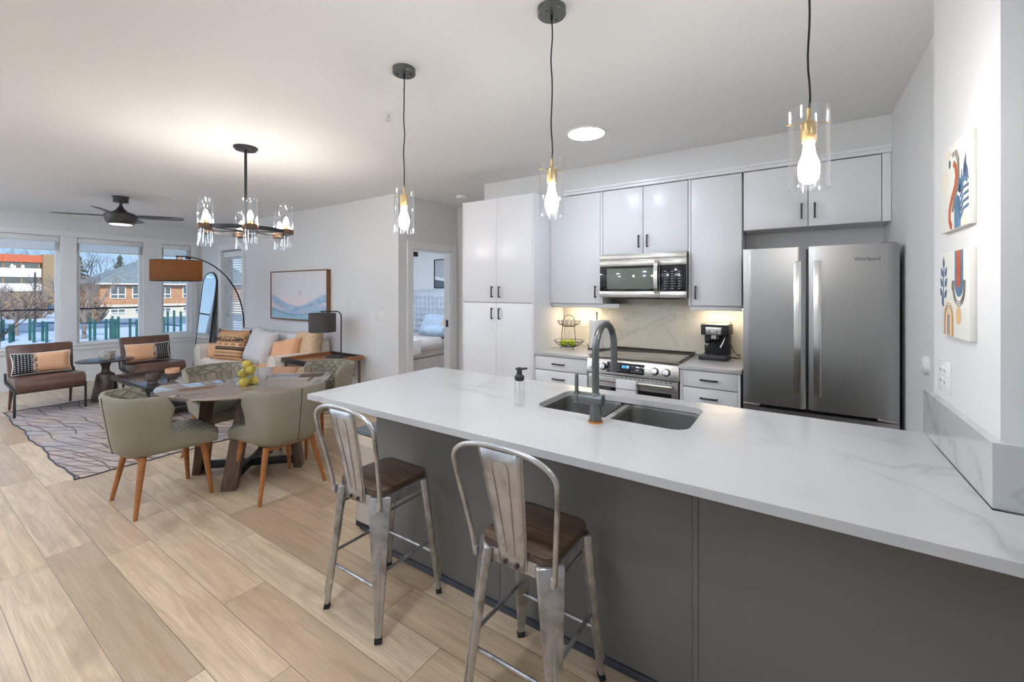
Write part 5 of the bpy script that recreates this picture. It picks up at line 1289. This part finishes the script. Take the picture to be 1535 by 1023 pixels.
# arched mirror leaning on the wall
t = thing('arched_mirror', 'tall arched mirror leaning on the wall beside the balcony door', 'mirror', (-9.22, 3.375, 0), 0, rot=(math.radians(-6.2), 0, math.radians(6)))
ap = [(-.225, 0.012), (.225, 0.012)] + [(.225 * math.cos(a), 1.62 + .225 * math.sin(a)) for a in [PI * k / 20 for k in range(21)]]
b = B(); b.prism([(x * .97, .004 + z * .994) for x, z in ap], -.008, .01, 'y'); obj('glass', b, 'mirror_glass', t, smooth=False)
b = B(); b.loop([(x, 0, z) for x, z in ap], .014, 8); b.prism([(x * .98, z) for x, z in ap], .011, .024, 'y'); obj('frame', b, 'black_metal', t)
# canvases on the short wall
def art(label, z0):
    t = thing('canvas_art', label, 'painting', (.4545, 2.015, z0), -PI / 2, 'abstract canvases on the short wall')
    # local x runs along -world y (away->near); front faces -y local = -x world
    b = B(); b.box(-.15, .15, -.017, 0, 0, .29, .0015); obj('canvas', b, 'canvas_cream', t); return t
plain('canvas_cream', C(226, 225, 217), 0.8); plain('art_rust', C(184, 96, 66), 0.8, nscale=20, namp=.1); plain('art_blue', C(92, 124, 156), 0.8, nscale=20, namp=.2); plain('art_navy', C(84, 100, 130), 0.8)
plain('art_tan', C(222, 180, 134), 0.8); plain('art_pale', C(226, 214, 198), 0.8); plain('art_green', C(92, 104, 92), 0.8); plain('art_line', C(130, 120, 110), 0.8)
AM = ['art_rust', 'art_blue', 'art_navy', 'art_tan', 'art_pale', 'art_green', 'art_line']
def blob(b, i, cx, cz, rx, rz, n=28):
    b.mi = i; b.prism([(cx + rx * math.cos(2 * PI * k / n), cz + rz * math.sin(2 * PI * k / n)) for k in range(n)], -.0182, -.0168, 'y')
def ribbon(b, i, pts, w, y=-.0186):
    b.mi = i; n = len(pts); Lp, Rp = [], []
    for k in range(n):
        a = Vector(pts[max(k - 1, 0)]); c = Vector(pts[min(k + 1, n - 1)]); d = (c - a).normalized(); nn = Vector((-d.y, d.x)); p = Vector(pts[k])
        Lp.append(p + nn * w / 2); Rp.append(p - nn * w / 2)
    for k in range(n - 1): b.hull4([(Lp[k].x, y, Lp[k].y), (Rp[k].x, y, Rp[k].y), (Rp[k].x, -.0168, Rp[k].y), (Lp[k].x, -.0168, Lp[k].y)], [(Lp[k + 1].x, y, Lp[k + 1].y), (Rp[k + 1].x, y, Rp[k + 1].y), (Rp[k + 1].x, -.0168, Rp[k + 1].y), (Lp[k + 1].x, -.0168, Lp[k + 1].y)])
def leaf(b, i, x, z, ln, w, ang):
    ca, sa = math.cos(ang), math.sin(ang); P = [(0, 0), (.3, .5), (.6, .45), (1, 0), (.6, -.45), (.3, -.5)]
    b.mi = i; b.prism([(x + p * ln * ca - q * w * sa, z + p * ln * sa + q * w * ca) for p, q in P], -.0184, -.0168, 'y')
def arch(cx, z0, r, h, n=14): return [(cx - r, z0), (cx - r, z0 + h)] + [(cx - r * math.cos(PI * k / n), z0 + h + r * math.sin(PI * k / n)) for k in range(1, n)] + [(cx + r, z0 + h), (cx + r, z0)]
def uarch(cx, z1, r, h, n=14): return [(cx - r, z1), (cx - r, z1 - h)] + [(cx - r * math.cos(PI * k / n), z1 - h - r * math.sin(PI * k / n)) for k in range(1, n)] + [(cx + r, z1 - h), (cx + r, z1)]
t = art('square abstract canvas with rust squiggle and blue fronds, upper of the two', 1.705)
b = B()
blob(b, 4, -.10, .175, .032, .036); blob(b, 5, -.045, .228, .009, .014); blob(b, 4, -.06, .262, .02, .012)
ribbon(b, 0, [(-.0, .222), (.022, .205), (.03, .175), (.018, .14), (-.02, .105), (-.045, .07), (-.046, .035), (-.03, .014), (-.02, .012)], .02)
for q in range(3): ribbon(b, 6, [(-.012 - q * .004, .245 + q * .006), (.02 + q * .006, .246 + q * .006), (.04 + q * .008, .22 + q * .004), (.046 + q * .008, .17), (.034 + q * .006, .13), (.0 + q * .008, .10), (-.02 + q * .008, .06)], .0022)
b.mi = 1; b.prism([(.01, .002), (.07, .002), (.07, .075), (.062, .098), (.04, .11), (.018, .098), (.01, .075)], -.0184, -.0168, 'y')
for q in range(5): ribbon(b, 2 if q % 2 else 1, [(.072, .03 + q * .022), (.10, .055 + q * .022), (.149, .06 + q * .021)], .009)
for a, l in ((60, .06), (85, .07), (115, .06), (140, .045), (165, .04)): leaf(b, 1 if a < 100 else 2, .08, .115, l, .016, math.radians(a))
leaf(b, 2, .135, .13, .07, .03, math.radians(100)); leaf(b, 2, .105, .15, .075, .024, math.radians(75))
b.mi = 4; b.prism([(.085, .004), (.148, .004), (.148, .035), (.11, .04), (.085, .03)], -.0184, -.0168, 'y')
obj('painted_shapes', b, AM, t, smooth=False)
t = art('square abstract canvas with blue and rust arch, lower of the two', 1.343)
b = B()
b.mi = 1; b.prism(uarch(.055, .288, .042, .11), -.0180, -.0168, 'y'); b.mi = 0; b.prism(uarch(.055, .288, .022, .10), -.0188, -.0168, 'y')
for q in range(3): ribbon(b, 6, uarch(.055, .19, .05 + q * .007, .02), .002)
for q, m_ in enumerate((3, 6, 3, 4, 3)): ribbon(b, m_, arch(-.055, .002, .052 - q * .009, .06), .0045 if m_ != 6 else .002)
ribbon(b, 2, arch(-.055, .002, .008, .06), .002)
blob(b, 3, .052, .075, .024, .03); blob(b, 5, -.012, .172, .009, .017)
for x, z, a in ((-.115, .235, 95), (-.128, .205, 120), (-.10, .205, 60), (-.132, .17, 125), (-.10, .168, 55), (-.134, .135, 130), (-.105, .13, 50), (-.125, .10, 100)): leaf(b, 2, x, z, .04, .02, math.radians(a))
ribbon(b, 2, [(-.118, .10), (-.12, .17), (-.112, .25)], .003)
obj('painted_shapes', b, AM, t, smooth=False)

# ================================================================ BEDROOM
t = thing('bed', 'bed with tall tufted pale headboard seen through the bedroom doorway', 'bed', (-5.98, 5.28, 0))
b = B(); b.box(-.77, .77, -1.0, 1.02, .10, .36, .02); obj('base', b, 'linen_beige', t)
b = B(); b.box(-.78, .78, -1.0, 1.0, .362, .62, .07, 4); obj('mattress', b, 'linen_beige', t)
b = B()
def hb(i, j):
    u = -1 + 2 * i / 64; v = j / 40; x = u * .84; z = .05 + 1.48 * v - .05 * abs(u) ** 3 * v
    px_, pz_ = x / .115, z / .115
    c1 = math.cos(px_ * PI) * math.cos(pz_ * PI)
    y = -.05 * (1 - (1 - abs(c1)) ** 2) if abs(u) < .93 and v < .95 else .0
    return (x, 1.04 + y - .05 * (abs(u) ** 8), z)
b.grid(hb, 65, 41); b.box(-.86, .86, 1.055, 1.105, .03, 1.52, .02); hd = obj('headboard', b, 'velvet_tuft', t, ang=80)
for k in range(4):
    sx, sy = (-1, 1)[k % 2], (-1, 1)[k // 2]; b = B(); b.box(sx * .72 - .03, sx * .72 + .03, sy * .93 - .03, sy * .93 + .03, 0, .10); obj('leg', b, 'walnut_leg', t)
t = thing('duvet', 'beige duvet with a folded cream corner on the bed', 'duvet', (-5.98, 4.95, .625))
b = B()
def dv_(i, j):
    u = -1 + 2 * i / 24; v = -1 + 2 * j / 20; x = u * .83; z = .03 + .012 * math.sin(u * 5 + v * 3) + .008 * math.sin(v * 11)
    if abs(u) > .94: z -= .16 * (abs(u) - .94) / .06
    return (x, v * .62, z)
b.grid(dv_, 25, 21); o_ = obj('cover', b, 'linen_beige', t, ang=80); sm = o_.modifiers.new('solid', 'SOLIDIFY'); sm.thickness = .02; sm.offset = 1
b = B(); b.prism([(.2, -.62), (.86, -.62), (.88, .02), (.5, -.2)], .055, .075, 'z', .006); b.prism([(.862, -.62), (.862, -.02), (.862, .02), (.88, .02), (.88, -.62)], -.16, .07, 'z', .004); obj('folded_corner', b, 'linen_white', t)
t = thing('bed_pillow', 'large pale blue bed pillow leaning on the headboard', 'pillow', (-5.85, 6.08, .84), 0, rot=(math.radians(-28), 0, 0))
b = B(); b.pillow(.72, .46, .2, 14, .05); obj('cushion', b, 'linen_blue', t, ang=80)
t = thing('bed_pillow', 'beige bed pillow with dark edge behind the bolster', 'pillow', (-5.38, 5.98, .82), 0, rot=(math.radians(-30), 0, math.radians(-8)))
b = B(); b.pillow(.50, .42, .18, 14, .05); obj('cushion', b, 'fur_beige', t, ang=80)
t = thing('bolster_pillow', 'small round light blue bolster lying on the bed', 'pillow', (-5.5, 5.74, .755), 0, rot=(0, PI / 2, math.radians(8)))
b = B(); b.lathe([(0, -.22), (.06, -.22), (.095, -.205), (.1, -.18), (.1, .18), (.095, .205), (.06, .22), (0, .22)], seg=28); obj('cushion', b, 'linen_blue', t)
t = thing('framed_print', 'black framed grey landscape print above the bed', 'picture', (-5.75, 6.4, 1.55))
b = B(); w_, h_ = .42, .58
b.box(-w_, w_, -.03, 0, 0, .015); b.box(-w_, w_, -.03, 0, h_ - .015, h_); b.box(-w_, -w_ + .015, -.03, 0, .015, h_ - .015); b.box(w_ - .015, w_, -.03, 0, .015, h_ - .015); obj('frame', b, 'black_matte', t)
b = B(); b.mi = 0; b.box(-w_ + .015, w_ - .015, -.012, -.002, .015, h_ - .015); b.mi = 2; b.prism([(-w_ + .015, .015), (w_ - .015, .015), (w_ - .015, .12), (0, .16), (-w_ + .015, .24)], -.0135, -.012, 'y'); b.mi = 1; b.prism([(-w_ + .015, .015), (w_ - .015, .015), (w_ - .015, .06), (-w_ + .015, .17)], -.0145, -.0135, 'y'); obj('print', b, ['pic_grey', 'pic_dark', 'pic_white'], t, smooth=False)

# ================================================================ OUTDOORS (seen through the windows)
GZ = -1.8
b = B(); b.box(-220, -10.6, -120, 160, GZ - .3, GZ); struct('ground', b, 'snow')
b = B(); b.box(-65, -50, -120, 160, GZ, GZ + .02); struct('street', b, 'asphalt_wet')
b = B(); b.box(-35.4, -34.6, -120, 160, GZ, GZ + .12); struct('kerb_strip', b, 'tan_brick')
b = B(); b.box(-11.3, XW - .12, -3, 4.2, -.12, -.02); struct('balcony_floor', b, 'concrete')
t = thing('balcony_railing', 'glass balcony railing with thin black top rail outside the windows', 'railing', (-11.0, .6, -.02))
b = B(); b.box(-.02, .02, -3.4, 3.6, 1.165, 1.195, .003); obj('top_rail', b, 'black_matte', t)
b = B(); b.box(-.005, .005, -3.4, 3.6, .08, 1.165); obj('glass_panel', b, 'window_glass', t)
for y in (-3.38, 3.58):
    b = B(); b.box(-.02, .02, y - .02, y + .02, 0, 1.165); obj('post', b, 'black_matte', t)
cy, sy = math.cos(YAW), math.sin(YAW)
def far(u, F):
    """ground point F metres in front of the camera plane along image column u (site survey helper)"""
    r = (u - 767.5) / 640.5 * F; return r * cy - F * sy, F * cy + r * sy
def climber(label, posts, F, rails, loc_u):
    x0, y0 = far(loc_u, F); t = thing('playground_frame', label, 'playground equipment', (x0, y0, GZ))
    pts = []
    for u, h, dF in posts:
        x, y = far(u, F + dF); pts.append((x - x0, y - y0, h)); b = B(); b.cyl((x - x0, y - y0), .07, 0, h, 10); b.sphere((x - x0, y - y0, h), .075, u=10, v=6); obj('post', b, 'green_post', t)
    for i, j, z in rails:
        a, c = pts[i], pts[j]; b = B(); b.tube([(a[0], a[1], z), (c[0], c[1], z)], .05, 8); obj('rail', b, 'blue_rail', t)
    return t
climber('green playground posts with blue bars outside the far left window', [(1, 1.25, 0), (5, 1.3, .6), (15, 1.1, -.8), (20, 1.05, 0), (45, 1.4, .5), (51, 1.35, -.6), (64, 1.25, 0), (70, 1.15, -.6), (86, 1.3, .3)], 27.6, [(0, 2, .85), (2, 3, .7), (4, 6, 1.15), (5, 7, 1.05), (6, 8, 1.2)], 40)
climber('green playground posts with blue bars outside the middle window', [(116, 1.3, .5), (135, 1.5, .4), (142, 1.4, -.5), (159, 1.4, 0), (166, 1.35, 1.0), (168.5, 1.6, -.4), (173, 1.3, 1.2), (177.5, 1.55, 0), (195, 1.4, .4), (205, 1.35, -.2), (214, 1.4, .5)], 27.6, [(0, 1, 1.15), (1, 3, 1.2), (3, 5, 1.25), (5, 7, 1.2), (7, 8, 1.15), (8, 10, 1.15)], 165)
climber('green playground posts with blue bars outside the narrow window', [(246, 1.5, .6), (251.5, 1.9, .4), (261, 1.9, 1.0), (271, 1.9, -.4), (281, 2.0, 0)], 27.6, [(0, 3, 1.05), (3, 4, .55), (1, 2, .5)], 265)
# brick house
t = thing('brick_house', 'low brick house with grey roof and white windows across the street', 'house', (-67, 21, GZ))
b = B(); b.box(-9, 0, -6.35, 10, 1.6, 4.15); obj('wall', b, 'house_brick', t)
b = B(); b.box(-9.1, .05, -6.4, 10, 0, 1.25); b.box(-9.1, .12, -6.45, 10, 1.25, 1.62); obj('plinth', b, 'stucco_cream', t)
b = B(); b.hull4([(-9.6, -6.9, 4.15), (.7, -6.9, 4.15), (.7, 10.6, 4.15), (-9.6, 10.6, 4.15)], [(-5.2, -1.6, 7.2), (-4.2, -1.6, 7.2), (-4.2, 9, 7.2), (-5.2, 9, 7.2)]); obj('roof', b, 'roof_slate', t)
b = B(); b.box(.5, .75, -6.9, 10.6, 4.0, 4.16); obj('gutter', b, 'white_panel', t)
def win(parent, y0, y1, z0, z1, x=0.0):
    b = B(); b.box(x, x + .1, y0, y1, z0, z1); f = obj('window', b, 'white_panel', parent)
    b = B(); m = (y0 + y1) / 2; d = .09; zm = z0 + (z1 - z0) * .35
    for ya, yb in ((y0 + d, m - d / 2), (m + d / 2, y1 - d)):
        b.box(x + .08, x + .115, ya, yb, z0 + d, zm - .06); b.box(x + .08, x + .115, ya, yb, zm + .06, z1 - d)
    obj('pane', b, 'dark_window', f)
for y0, y1 in ((-5.5, -4.1), (-3.5, -2.1), (-.9, .35), (1.6, 3.0), (4.4, 5.8)): win(t, y0, y1, 2.32, 3.75)
for y0, y1 in ((-5.5, -4.1), (-3.3, -2.1), (-.9, .35), (1.6, 3.0)): win(t, y0, y1, .45, 1.12, .05)
b = B(); b.cyl((-5, 3), .35, 7.0, 8.2, 4); obj('chimney', b, 'house_brick', t)
# orange-topped building
x0, y0 = far(0, 72)
t = thing('office_building', 'long white banded building with orange roof edge across the street', 'building', (-105, 8, GZ))
b = B(); b.box(-14, 0, -24, 7.6, 0, 9.0); obj('wall', b, 'tan_brick', t)
b = B(); b.box(-14.2, .35, -24.2, 7.8, 7.9, 9.1); obj('roof_fascia', b, 'orange_fascia', t)
for z0, z1 in ((5.47, 6.92), (3.15, 4.44)):
    b = B(); b.box(-.2, .3, -24, 7.7, z0, z1); obj('spandrel_band', b, 'white_panel', t)
for z0, z1, n0 in ((6.95, 7.86, 14), (4.47, 5.44, 14)):
    for k in range(16):
        ya = -23.6 + k * 1.95; b = B(); b.box(.0, .12, ya, ya + 1.7, z0, z1); obj('window', b, 'dark_window', t)
b = B(); b.box(-12, 1.0, 7.8, 10.9, 0, 9.3); tw = obj('stair_tower', b, 'tan_brick', t)
b = B(); b.box(1.0, 1.2, 9.5, 10.2, 3.6, 7.6); obj('tower_panel', b, 'white_panel', tw)
b = B(); b.box(1.0, 1.3, 9.3, 10.7, 2.2, 3.4); obj('sign', b, 'red_sign', tw)
# car
cx_, cy_ = far(66, 66)
t = thing('car', 'small blue parked car in front of the banded building', 'car', (cx_, cy_, GZ + .02), PI / 2)
b = B(); b.prism([(-2.1, .25), (2.1, .25), (2.15, .6), (1.9, .8), (1.1, .9), (.55, 1.38), (-.9, 1.4), (-1.6, .95), (-2.1, .85)], -.85, .85, 'y', .06); obj('body', b, 'car_blue', t)
b = B(); b.prism([(.98, .92), (.5, 1.32), (-.86, 1.34), (-1.4, .96)], -.87, .87, 'y'); obj('windows', b, 'dark_window', t)
for x in (-1.3, 1.3):
    for y in (-.8, .8):
        b = B(); b.cyl((0, 0), .32, -.1, .1, 18, M=T4(x, y, .32) @ R4(PI / 2, 0, 0)); obj('wheel', b, 'rubber', t)
# trees
def bare_tree(label, x, y, h, seed, spread=1.0, depth=5, mat='bark_grey', r0=.13, crown_from=.28):
    rnd = random.Random(seed); t = thing('bare_tree', label, 'tree', (x, y, GZ)); tb, bb = B(), B()
    tb.tube([(0, 0, 0), (.03, 0, h * .15), (0, .02, h * crown_from)], [r0, r0 * .9, r0 * .8], 8)
    def grow(p, d, ln, r, k):
        mid = p + d * ln * .5 + Vector((rnd.uniform(-1, 1), rnd.uniform(-1, 1), 0)) * ln * .06; e = p + d * ln
        (tb if k >= depth - 1 else bb).tube([p, mid, e], [r, r * .85, r * .65], 6 if k > 2 else 4, caps=False)
        if k == 0: return
        for q in range(rnd.choice((2, 3, 3))):
            nd = (d + Vector((rnd.uniform(-1, 1), rnd.uniform(-1, 1), rnd.uniform(-.25, .7))) * .75 * spread).normalized()
            grow(e if q else mid.lerp(e, .7), nd, ln * rnd.uniform(.62, .82), r * .62, k - 1)
    for q in range(5):
        a = 2 * PI * q / 5 + rnd.uniform(-.4, .4)
        grow(Vector((0, .02, h * crown_from * rnd.uniform(.85, 1))), Vector((math.cos(a) * .75 * spread, math.sin(a) * .75 * spread, 1)).normalized(), h * .24, r0 * .55, depth - 1)
    obj('trunk', tb, mat, t); obj('branches', bb, mat, t); return t
x, y = far(24, 31); bare_tree('bare grey tree outside the far left window', x, y, 4.4, 3, 1.25)
x, y = far(126, 29); bare_tree('bare grey tree outside the middle window', x, y, 5.2, 5, 1.0, r0=.12)
x, y = far(-2, 19); bare_tree('dark thin branched tree at the left edge of the far left window', x, y, 4.6, 9, 1.3, 5, 'bark_dark', .05)
for (u, F, h, s, lb) in ((70, 92, 13.5, 12, 'bare tree rising behind the banded building'), (14, 120, 17, 13, 'tall bare tree behind the orange roof edge'), (148, 88, 12.5, 14, 'bare tree behind the brick house, left of its roof')):
    x, y = far(u, F); bare_tree(lb, x, y, h, s, 1.0, 5, 'bark_dark', .16)
def conifer(label, x, y, h, r, seed):
    rnd = random.Random(seed); t = thing('spruce_tree', label, 'tree', (x, y, GZ)); b = B(); b.tube([(0, 0, 0), (0, 0, h)], [.25, .04], 8); obj('trunk', b, 'bark_dark', t)
    b = B()
    for k in range(11):
        z = h * (.1 + .86 * k / 11); rr = r * (1 - k / 11.5)
        n = 15
        for q in range(n):
            a = 2 * PI * q / n + rnd.uniform(-.2, .2); ln = rr * rnd.uniform(.75, 1.1); c_, s_ = math.cos(a), math.sin(a)
            b.tube([(0, 0, z + h * .05), (c_ * ln * .55, s_ * ln * .55, z + .0), (c_ * ln, s_ * ln, z - h * .035)], [.28 * rr / r + .1, .42 * rr / r + .16, .05], 5, flat=.5)
    obj('needles', b, 'conifer', t); return t
x, y = far(118, 96); conifer('dark spruce tree at the left side of the middle window', x, y, 12.0, 3.2, 1)
x, y = far(180, 92); conifer('dark spruce tree rising behind the brick house roof', x, y, 11.6, 3.4, 2)
def brush(label, x, y, w, h, seed):
    rnd = random.Random(seed); t = thing('leafless_bush', label, 'bush', (x, y, GZ)); b = B()
    for k in range(90):
        a = rnd.uniform(0, 2 * PI); r = w * math.sqrt(rnd.random()); hh = h * (1 - .6 * (r / w) ** 2) * rnd.uniform(.6, 1)
        p = Vector((r * .55 * math.cos(a), r * .55 * math.sin(a), 0)); e = Vector((r * math.cos(a), r * math.sin(a), hh)); m = p.lerp(e, .5) + Vector((rnd.uniform(-.3, .3), rnd.uniform(-.3, .3), 0))
        b.tube([p, m, e], [.09, .07, .02], 4, caps=False)
        for q in range(5):
            s = p.lerp(e, rnd.uniform(.4, .95)); b.tube([s, s + Vector((rnd.uniform(-1, 1), rnd.uniform(-1, 1), rnd.uniform(.2, 1))) * w * .22], [.045, .015], 3, caps=False)
    obj('twigs', b, 'brush_brown', t); return t
x, y = far(194, 86); brush('brown leafless bush crown behind the brick house', x, y, 4.2, 10.2, 4)
x, y = far(126, 43); brush('brown leafless bush in front of the left end of the brick house', x, y, 2.0, 3.6, 6)
x, y = far(40, 50); brush('grey brown leafless bush in front of the banded building', x, y, 2.4, 3.2, 8)
# slim lamp post outside the left window
x, y = far(52.5, 40); t = thing('street_pole', 'thin dark street pole outside the far left window', 'pole', (x, y, GZ))
b = B(); b.tube([(0, 0, 0), (0, 0, 5.0)], [.09, .06], 10); obj('pole', b, 'bark_dark', t)
b = B(); b.cyl((0, 0), .16, 0, .25, 12); obj('base', b, 'concrete', t)
x, y = far(119.5, 58); t = thing('street_pole', 'pale wooden utility pole outside the middle window', 'pole', (x, y, GZ))
b = B(); b.tube([(0, 0, 0), (0, 0, 7.2)], [.16, .12], 10); obj('pole', b, 'bark_grey', t)
b = B(); b.box(-.06, .06, -.7, .7, 6.6, 6.72); obj('crossarm', b, 'bark_grey', t)
